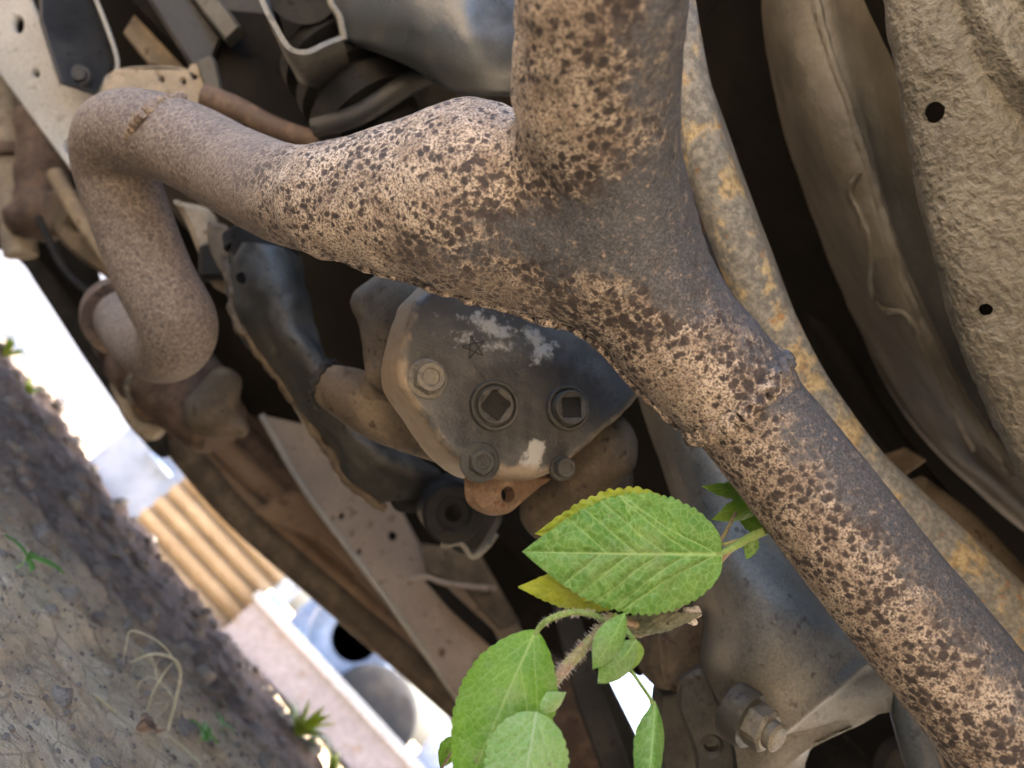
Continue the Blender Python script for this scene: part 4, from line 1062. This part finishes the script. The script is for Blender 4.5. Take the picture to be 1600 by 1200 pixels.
# ================================================================== plant
def polydist(p, line):
    d = np.full(len(p), 9.0)
    for a, b in zip(line[:-1], line[1:]):
        ab = b - a; t_ = np.clip((p - a) @ ab / (ab @ ab + 1e-12), 0, 1)
        d = np.minimum(d, np.linalg.norm(p - a - t_[:, None] * ab, axis=1))
    return d
def leaf(base, tip, hw, db, dt, nu=70, nv=44, wide=0.38, teeth=16, tooth=0.05, cup=0.22, bend=0.10, twist=0.0, quilt=1.0, veins=6, lean=(0, 0), seed=0, basefull=0.55):
    """base, tip pixels, half width in pixels; a real blade with thickness, veins pressed in"""
    B, T = P(*base, db), P(*tip, dt)
    a = T - B; L = np.linalg.norm(a); a = a / L
    nrm = norm(-FW + lean[0] * RX + lean[1] * DN); nrm = norm(nrm - a * np.dot(nrm, a)); b = np.cross(nrm, a)
    W = hw / FPX * (db + dt) / 2; ra = W / L
    s = np.linspace(0, 1, nu); tt = np.linspace(-1, 1, nv)
    e = 0.5 / max(wide, 1e-3)
    prof = np.where(s < wide, basefull * 0 + (np.sin(np.clip(s / wide, 0, 1) * math.pi / 2)) ** basefull, np.cos(np.clip((s - wide) / (1 - wide), 0, 1) * math.pi / 2) ** 0.95)
    S_, T_ = np.meshgrid(s, tt)                     # nv x nu
    saw = ((S_ * teeth + seed) % 1.0)
    edge = np.clip((np.abs(T_) - 0.86) / 0.14, 0, 1)
    pw = prof[None, :] * (1 + tooth * edge * (2.2 * np.abs(np.sin(S_ * teeth * math.pi)) ** 0.7 - 1.3 + 0.4 * np.sin(S_ * teeth * 2.1 + seed)) * np.clip((1 - S_) * 5, 0, 1))
    u = S_; v = T_ * pw * ra                        # flat blade, unit length
    flat = np.stack([u.ravel(), v.ravel()], 1)
    vein = np.exp(-(np.abs(flat[:, 1]) / (0.010 * (1.15 - flat[:, 0]))) ** 2)
    quil = np.abs(flat[:, 1])
    for side in (-1, 1):
        for k in range(veins):
            s0 = 0.03 + 0.70 * (k / veins) ** 1.1 + 0.03 * (side > 0) * (k > 0)
            reach = 0.30 + 0.12 * (1 - k / veins)
            x = np.linspace(0, 1, 14)
            ln = np.stack([s0 + reach * x ** 0.85 * (1.15 if k == 0 else 0.95), side * ra * 1.0 * x ** (0.9 + 0.35 * x)], 1)
            ln[:, 1] += side * 0.004 * np.sin(x * 9 + k + seed)
            d = polydist(flat, ln)
            vein = np.maximum(vein, 0.70 * np.exp(-(d / 0.0050) ** 2)); quil = np.minimum(quil, d)
            for m_ in range(3):                       # branch veins towards the edge
                i = 3 + m_ * 3
                q0 = ln[i]; br = np.array([q0, q0 + np.array([0.055, side * 0.03]), q0 + np.array([0.085, side * 0.085])]) if m_ % 2 == 0 else np.array([q0, q0 + np.array([-0.01, side * 0.05]), q0 + np.array([0.02, side * 0.10])])
                d = polydist(flat, br)
                vein = np.maximum(vein, 0.5 * np.exp(-(d / 0.0042) ** 2)); quil = np.minimum(quil, d * 1.3)
    puff = quilt * 0.013 * (1 - np.exp(-(quil / 0.030) ** 1.2)) + 0.004 * quilt * fbm(np.stack([flat[:, 0] * 22 + seed, flat[:, 1] * 22, flat[:, 0] * 0], 1), 2)
    un, vn = flat[:, 0], flat[:, 1]
    zed = puff - cup * vn ** 2 / (ra + 1e-6) * 1.0 - bend * 4 * (un - 0.5) ** 2 + bend + twist * (un - 0.3) * vn
    zed = zed + 0.010 * np.sin(un * 17 + seed) * np.clip(np.abs(T_.ravel()) - 0.6, 0, 1) * 1.5
    pos = B + L * (un[:, None] * a + vn[:, None] * b + zed[:, None] * nrm)
    Sg = pos.reshape(nv, nu, 3)
    V_, F_ = sheet(Sg, 0.00028)
    return V_, F_, np.concatenate([vein, vein])

PB = P(800, 1500, .40); PB[2] = float(gz(PB[0], PB[1]))
t = Thing('weed_plant', 'green broad leaved weed with toothed leaves growing up by the exhaust', 'plant', PB)
def add_leaf(mat, label=None, **k):
    v_, f_, ve = leaf(**k); return t.add('leaf', (v_, f_), M[mat], attrs={'vein': ve}, label=label, smooth=75)
add_leaf('leaf', 'largest leaf with pale net of veins', base=(1127, 866), tip=(816, 862), hw=93, db=.352, dt=.345, nu=190, nv=120, wide=0.40, teeth=26, tooth=0.028, cup=0.16, bend=0.03, veins=5, basefull=0.42, lean=(0, -0.12), quilt=1.5, seed=1)
add_leaf('leafyellow', base=(1040, 786), tip=(836, 834), hw=42, db=.362, dt=.362, nu=70, nv=40, teeth=14, tooth=0.07, cup=0.1, seed=2, basefull=0.5)
add_leaf('leafyellow', base=(985, 930), tip=(810, 917), hw=34, db=.362, dt=.352, nu=70, nv=40, teeth=14, tooth=0.05, cup=0.1, bend=-0.05, seed=3, basefull=0.5)
add_leaf('leafdeep', base=(838, 984), tip=(718, 1262), hw=78, db=.345, dt=.315, nu=120, nv=80, wide=0.42, teeth=18, tooth=0.025, cup=0.45, bend=0.06, veins=4, quilt=0.35, lean=(-0.25, -0.1), seed=4, basefull=0.7)
add_leaf('leafpale', base=(838, 1112), tip=(796, 1330), hw=66, db=.318, dt=.30, nu=110, nv=70, wide=0.35, teeth=15, tooth=0.03, cup=0.30, bend=0.08, veins=5, quilt=0.9, seed=5, basefull=0.5)
add_leaf('leaf', base=(976, 958), tip=(926, 1046), hw=23, db=.335, dt=.328, teeth=8, tooth=0.02, wide=0.5, cup=0.5, quilt=0.4, veins=3, seed=6, basefull=0.8)
add_leaf('leaf', base=(994, 1000), tip=(934, 1068), hw=26, db=.335, dt=.33, teeth=8, tooth=0.02, wide=0.5, cup=0.5, quilt=0.4, veins=3, seed=7, basefull=0.8)
add_leaf('leafdeep', base=(992, 998), tip=(985, 1048), hw=18, db=.338, dt=.336, teeth=6, tooth=0.02, cup=0.5, quilt=0.3, veins=3, seed=8, basefull=0.8)
add_leaf('leaf', base=(1023, 1096), tip=(1004, 1275), hw=24, db=.332, dt=.31, teeth=9, tooth=0.02, wide=0.35, cup=0.9, bend=0.08, twist=0.5, quilt=0.3, veins=3, seed=9, basefull=0.9)
add_leaf('leafpale', base=(838, 1112), tip=(884, 1082), hw=17, db=.33, dt=.335, teeth=5, tooth=0.02, cup=0.5, quilt=0.3, veins=3, seed=10, basefull=0.8)
add_leaf('leafdeep', base=(1172, 770), tip=(1097, 760), hw=13, db=.425, dt=.42, teeth=5, tooth=0.08, cup=0.4, quilt=0.3, veins=3, seed=11, basefull=0.7)
add_leaf('leafdeep', base=(1195, 778), tip=(1112, 812), hw=19, db=.425, dt=.42, teeth=5, tooth=0.05, cup=0.4, quilt=0.3, veins=3, seed=12, basefull=0.7)
add_leaf('leafdeep', base=(1200, 825), tip=(1150, 795), hw=20, db=.425, dt=.43, teeth=5, tooth=0.05, cup=0.4, quilt=0.3, veins=3, seed=13, basefull=0.7)
add_leaf('leaf', base=(1180, 838), tip=(1166, 874), hw=12, db=.39, dt=.39, teeth=4, tooth=0.08, cup=0.4, quilt=0.3, veins=2, seed=14, basefull=0.7)
add_leaf('leafdeep', base=(712, 1150), tip=(688, 1200), hw=16, db=.40, dt=.40, teeth=4, tooth=0.04, cup=0.4, quilt=0.3, veins=2, seed=15, basefull=0.7)
add_leaf('withered', 'withered grey brown leaf folded under the largest leaf', base=(960, 985), tip=(1098, 958), hw=20, db=.368, dt=.36, teeth=9, tooth=0.12, cup=0.9, twist=0.9, quilt=2.2, veins=4, seed=16)
mainstem = PS([(958, 962, .352), (935, 988, .347), (895, 1030, .343), (862, 1068, .34), (838, 1110, .34), (815, 1170, .345), (795, 1260, .36), (790, 1380, .38), (800, 1500, .40)])
mainstem = np.vstack([mainstem, PB + [0, 0, -0.01]])
def hairs(line, rad, n, ln):
    hs = []
    c = catmull(line, 200)
    for k in range(n):
        i = random.randrange(0, 150); q = c[i]; tg = norm(c[i + 1] - c[i])
        r_ = norm(RNG.normal(size=3)); r_ = norm(r_ - tg * np.dot(r_, tg))
        hs.append(tube([q + r_ * rad * 0.8, q + r_ * (rad + ln * random.uniform(.5, 1)) + tg * ln * 0.2], [0.00016, 0.00004], 3, 2, cap=False))
    return merge(*hs)
st_ = t.add('stem', tube(mainstem, [.0021, .0024, .0026, .0028, .0030, .0030, .0032, .0032, .0034, .0036], 14, 120), M['stem'])
t.add('hair', hairs(mainstem[:6], 0.0026, 420, 0.0022), M['hair'], st_, kind='stuff')
pet = PS([(950, 972, .350), (925, 960, .345), (892, 957, .342), (862, 966, .342), (845, 978, .344), (836, 992, .344)])
pt_ = t.add('petiole', tube(pet, [.0013, .0014, .0014, .0014, .0013, .0010], 10, 60), M['greenstem'])
t.add('hair', hairs(pet, 0.0013, 160, 0.0018), M['hair'], pt_, kind='stuff')
t.add('petiole', tube(PS([(1118, 867, .352), (1145, 855, .356), (1175, 838, .372), (1215, 822, .40), (1260, 800, .44)]), [.0010, .0018, .0021, .0023, .0023], 10, 50), M['greenstem'])
t.add('petiole', tube(PS([(960, 965, .356), (1010, 975, .366), (1075, 935, .372), (1110, 895, .372), (1140, 860, .372), (1180, 835, .38)]), [.0016, .0015, .0015, .0015, .0016, .0018], 10, 60), M['stem'])
t.add('petiole', tube(PS([(985, 1046, .336), (1000, 1068, .334), (1015, 1090, .332), (1024, 1110, .331)]), [.0008, .0009, .0009, .0008], 8, 30), M['greenstem'])
t.add('petiole', tube(PS([(1150, 800, .42), (1135, 830, .40), (1125, 850, .39), (1170, 840, .385)]), .0009, 8, 30), M['stem'])
t.add('petiole', tube(PS([(960, 960, .350), (975, 980, .345), (990, 1000, .336)]), .0012, 8, 20), M['greenstem'])
t.add('petiole', tube(PS([(690, 1200, .40), (720, 1160, .39), (780, 1140, .37), (815, 1150, .35)]), .0007, 8, 20), M['stem'])
fz = [blob(P(1075 + random.uniform(-16, 14), 962 + random.uniform(-10, 10), .362), 0.0024, k) for k in range(16)]
t.add('seed_head', merge(*fz), M['hair'], label='small pale fuzzy seed head', kind='stuff')

# ================================================================== on the ground
def sprout(px, py, label, h, leaves, grp='seedlings on the soil'):
    g = on_ground(px, py); h *= 0.8; leaves = [(a, l_ * .95, w_ * .95, e) for a, l_, w_, e in leaves]
    T = Thing('seedling', label, 'seedling', g, grp)
    top = g + np.array([0, 0, h])
    T.add('stem', tube([g - [0, 0, .004], (g + top) / 2 + [0.002, 0, 0], top], [0.0008, 0.0007, 0.0007], 7, 10), M['greenstem'])
    for (a, ln, wd, el) in leaves:
        dr = np.array([math.cos(a) * math.cos(el), math.sin(a) * math.cos(el), math.sin(el)])
        sd_ = norm(np.cross(dr, [0, 0, 1])); n_ = np.cross(sd_, dr)
        s = np.linspace(0, 1, 12)
        pr_ = np.sin(np.clip(s * 1.05, 0, 1) * math.pi) ** 0.7
        S = np.array([[top + dr * ln * q - np.array([0, 0, 1]) * ln * 0.25 * q * q + sd_ * wd * pp * k - n_ * 0.2 * wd * abs(k) * -1 for q, pp in zip(s, pr_)] for k in np.linspace(-1, 1, 7)])
        v_, f_ = sheet(S, 0.0004)
        T.add('leaf', (v_, f_), M['leaf'], attrs={'vein': np.tile(np.repeat(np.exp(-(np.linspace(-1, 1, 7) / .25) ** 2), 12), 2)})
sprout(20, 888, 'bright green seedling with two long leaves on grey soil', 0.016, [(0.6, .040, .008, .5), (1.5, .030, .006, .3), (-.8, .022, .006, .1), (3.0, .03, .006, .2)], None)
sprout(305, 1158, 'tiny four leaved seedling beside the dry grass', 0.012, [(0.2, .020, .007, .3), (1.7, .022, .007, .4), (3.3, .02, .006, .2), (4.9, .02, .007, .1)], None)
sprout(340, 1140, 'tiny seedling on the soil next to the four leaved one', 0.010, [(0.2, .02, .006, .3), (2.7, .018, .006, .3), (4.4, .016, .006, .2)], None)
def gpath(pts, lifts): return np.array([on_ground(x, y) * (1 - 0) + np.array([0, 0, l]) for (x, y), l in zip(pts, lifts)])
gr = on_ground(262, 1130)
dg = np.linalg.norm(gr - CAM) * 0.93
T = Thing('dry_grass', 'curled dry straw blades of a dead grass tuft', 'grass', gr)
dd = float(np.dot(gr - CAM, FW)) - 0.02
for pts, w_ in (([(262, 1140), (275, 1090), (282, 1050), (272, 1030), (240, 1022), (203, 1035)], .0024), ([(280, 1050), (265, 1020), (240, 998), (205, 986), (197, 1010), (193, 1035)], .0012),
                ([(228, 1115), (240, 1080), (258, 1050), (272, 1033)], .0016), ([(275, 1095), (255, 1070), (235, 1058), (218, 1068), (215, 1082)], .0012), ([(228, 1130), (245, 1120), (260, 1105), (258, 1098), (240, 1100)], .0010), ([(246, 1062), (243, 1045), (248, 1030)], .0011)):
    T.add('blade', tube(PS([(x, y, dd) for x, y in pts]), [w_ * .55] * (len(pts) - 1) + [w_ * 0.25], 7, 40), M['straw'])
for pts, lab in (([(142, 1090), (158, 1103), (176, 1118)], 'short pale twig lying on the grey soil'), ([(155, 1013), (170, 1025), (185, 1038)], 'thin twig lying above the pale one on the soil'), ([(258, 1155), (285, 1175), (310, 1200)], 'long straw stalk lying below the dry grass')):
    T = Thing('twig', lab, 'twig', on_ground(*pts[1]))
    T.add('stick', tube(gpath(pts, [.003] * 3), [.0012, .0013, .0009], 7, 14, wob=.2), M['straw'])
    T.add('bud', blob(on_ground(*pts[0]) + [0, 0, .003], .0016, 4), M['straw'])
def drysheet(px, py, ln, wd, ang, seed):
    g = on_ground(px, py) + np.array([0, 0, .006])
    dr = np.array([math.cos(ang), math.sin(ang), 0]); sd_ = np.array([-dr[1], dr[0], 0])
    s = np.linspace(-.5, .5, 22); k = np.linspace(-1, 1, 11)
    S = np.array([[g + dr * ln * a + sd_ * wd * b * math.cos(a * 2.9) + np.array([0, 0, .004 * b * b + .0025 * math.sin(a * 9 + seed) + .002 * math.sin(b * 4 + a * 5)]) for a in s] for b in k])
    return sheet(S, 0.0005)
single('dead_leaf', 'reddish brown dead leaf lying on soil below the straw', 'leaf', drysheet(222, 1145, .045, .010, 1.3, 1), M['deadleaf'])
single('dead_leaf', 'pale brown curled leaf scrap beside the long straw stalk', 'leaf', drysheet(330, 1095, .05, .012, .6, 2), M['clod'])

# ================================================================== beyond the car, in the sun
wl = on_y(-80, 430, 6.0); wr = on_y(205, 745, 6.0)
T = Thing('boundary_wall', 'sunlit white wall beyond the soil bank', 'wall', ((wl[0] + wr[0]) / 2, 6.0, -0.05))
T.add('wall', box((wl[0] - 2, 6.0, -0.2), (wr[0], 6.15, 1.3)), M['white'])
T.add('coping', box((wl[0] - 2, 5.96, 1.3), (wr[0] + .03, 6.19, 1.36)), M['white'])
T.add('plinth', box((wl[0] - 2, 5.94, -0.2), (wr[0] + .03, 5.998, 0.06)), M['cream'])
def crate_at(px, py, Y, w_, h_, name, label, cat, mat, slats=0, rot=0.0):
    c = on_y(px, py, Y); z0 = -0.06
    T = Thing(name, label, cat, (c[0], Y, z0))
    if slats:
        for k in range(slats):
            z = z0 + h_ * k / slats
            T.add('board', box((c[0] - w_, Y - 0.03 - .03 * (k % 2), z), (c[0] + w_, Y + 0.0, z + h_ / slats * 0.985)), mat)
        T.add('post', box((c[0] - w_ * .8, Y + .001, z0), (c[0] - w_ * .7, Y + .06, z0 + h_)), mat)
        T.add('post', box((c[0] + w_ * .7, Y + .001, z0), (c[0] + w_ * .8, Y + .06, z0 + h_)), mat)
    else:
        T.add('body', box((c[0] - w_, Y - .2, z0), (c[0] + w_, Y + .2, z0 + h_)), mat)
        T.add('lid', box((c[0] - w_ - .02, Y - .22, z0 + h_ + .001), (c[0] + w_ + .02, Y + .22, z0 + h_ + .04)), mat)
        T.add('handle', tube([np.array([c[0] - w_ * .3, Y - .22, z0 + h_ * .7]), np.array([c[0], Y - .26, z0 + h_ * .7]), np.array([c[0] + w_ * .3, Y - .22, z0 + h_ * .7])], .015, 10, 12), mat)
    return T
crate_at(228, 762, 4.6, .26, .42, 'storage_box', 'blue grey plastic box standing past the white wall', 'box', M['greybox'])
crate_at(318, 868, 3.6, .30, .62, 'board_fence', 'weathered tan boards stacked in a low fence', 'fence', M['board'], 17)
# white flatbed trailer with a tyre on it
a_, b_ = on_y(392, 945, 3.5), on_y(760, 1230, 3.5)
x0, x1 = a_[0], b_[0] + 1.2
T = Thing('flatbed_trailer', 'white painted trailer bed parked in the sun', 'trailer', ((x0 + x1) / 2, 3.7, -0.05))
zb = on_y(500, 1045, 3.5)[2]
T.add('side_board', box((x0, 3.46, -0.02), (x1, 3.50, zb)), M['shaded_white'])
T.add('bed', box((x0, 3.501, zb - .06), (x1, 4.6, zb - .02)), M['white'])
T.add('rail', box((x0 - .02, 3.44, zb), (x1, 3.54, zb + .035)), M['white'])
T.add('headboard', box((x0 + .95, 3.56, zb - .019), (x1, 3.62, zb + .75)), M['white'])
T.add('corner_post', box((x0 + .02, 3.545, zb - .019), (x0 + .10, 3.61, zb + .5)), M['white'])
for k in range(2):
    T.add('wheel', lathe(np.array([x0 + .7 + k * .9, 3.60, .16]), np.array([0, 1, 0]), [(0, .1), (0, .18), (.02, .21), (.14, .21), (.16, .18), (.16, .1)], 32), M['tyre'])
tc = on_y(545, 1005, 3.75); 
T = Thing('spare_tyre', 'loose tyre standing up on the white trailer bed', 'tyre', (tc[0], 3.8, zb))
T.add('tread', lathe(np.array([tc[0], 3.70, zb - .02 + .215]), np.array([0, 1, 0.0]), [(0.02, .11), (.0, .14), (.0, .18), (.025, .21), (.12, .215), (.15, .18), (.15, .14), (.13, .11), (0.02, .11)], 40), M['greybox'])
T.add('hub', lathe(np.array([tc[0], 3.74, zb - .02 + .215]), np.array([0, 1, 0.0]), [(0, .03), (.0, .105), (.05, .108), (.06, .04)], 30), M['dark'])
for px, py, r, lab, mt in ((600, 1040, .10, 'white round drum on the trailer bed', 'white'), (500, 985, .13, 'blue grey drum on the trailer bed behind the tyre', 'greybox')):
    c = on_y(px, py, 3.85)
    T = Thing('drum', lab, 'drum', (c[0], 3.85, zb - .02))
    T.add('body', lathe(np.array([c[0], 3.85 + (r > .12) * .35, zb - .0199]), np.array([0, 0, 1]), [(0, r * .95), (.01, r), (.12, r), (.125, r * 1.05), (.135, r), (.26, r), (.27, r * .9)], 30), M[mt])
    T.add('cap', lathe(np.array([c[0] + r * .4, 3.85 + (r > .12) * .35, zb - .0199 + .2702]), np.array([0, 0, 1]), [(0, .03), (.02, .03), (.024, .02)], 16), M['white'])
# sunlit tufts of grass at the bank
def tuft(px, py, Y, n, h, label):
    c = on_ground(px, py)
    T = Thing('grass_tuft', label, 'grass', c, None)
    for k in range(n):
        a, el = random.uniform(0, 6.28), random.uniform(.5, 1.3); ln = h * random.uniform(.6, 1.1)
        dr = np.array([math.cos(a) * math.cos(el), math.sin(a) * math.cos(el), math.sin(el)]); sd_ = norm(np.cross(dr, [0, 0, 1]))
        s = np.linspace(0, 1, 8)
        S = np.array([[c + dr * ln * q - np.array([0, 0, 1]) * ln * .35 * q * q + sd_ * .0055 * j * math.sin(min(1, .15 + q * .9) * math.pi) for q in s] for j in (-1, 0, 1)])
        v_, f_ = sheet(S, .0006)
        T.add('blade', (v_, f_), M['leafyellow'], attrs={'vein': np.zeros(len(v_))})
tuft(462, 1148, 1.6, 34, .11, 'bright yellow green tuft of weeds on the sunlit bank')
tuft(512, 1212, 1.6, 16, .08, 'small sparse tuft of sunlit weeds further along the bank')
tuft(4, 556, 1.7, 9, .07, 'short weeds on the bank before the white wall')
tuft(40, 612, 1.7, 7, .05, 'very small weed on the bank crest below the white wall')
# trees and shrubs out in the open, far side
def tree(x, y, h, label, seed):
    T = Thing('tree', label, 'tree', (x, y, -0.1), 'trees beyond the wall')
    T.add('trunk', tube([np.array([x, y, -.2]), np.array([x + .1, y, h * .35]), np.array([x, y + .1, h * .7])], [.16, .12, .05], 12, 16, wob=.1), M['rustbrown'])
    rg_ = np.random.default_rng(seed); n = 5000
    d_ = rg_.normal(size=(n, 3)); d_ /= np.linalg.norm(d_, axis=1)[:, None]
    r_ = rg_.random(n) ** .4
    c = np.array([x, y, h * .68]) + d_ * r_[:, None] * np.array([h * .36, h * .36, h * .33]) * (1 + .4 * fbm(d_ * 2.2 + seed, 2))[:, None]
    a = rg_.normal(size=(n, 3)) * .10; b = rg_.normal(size=(n, 3)) * .07
    V_ = np.stack([c - a, c + b, c + a, c - b], 1).reshape(-1, 3)
    T.add('crown', (V_, [(4 * i, 4 * i + 1, 4 * i + 2, 4 * i + 3) for i in range(n)]), M['leafdeep'], attrs={'vein': np.zeros(len(V_))}, kind='stuff')
tree(-9, 14, 5.5, 'round leafy tree behind the white wall', 1)
tree(14, 17, 6.0, 'taller leafy tree standing past the trailer', 2)
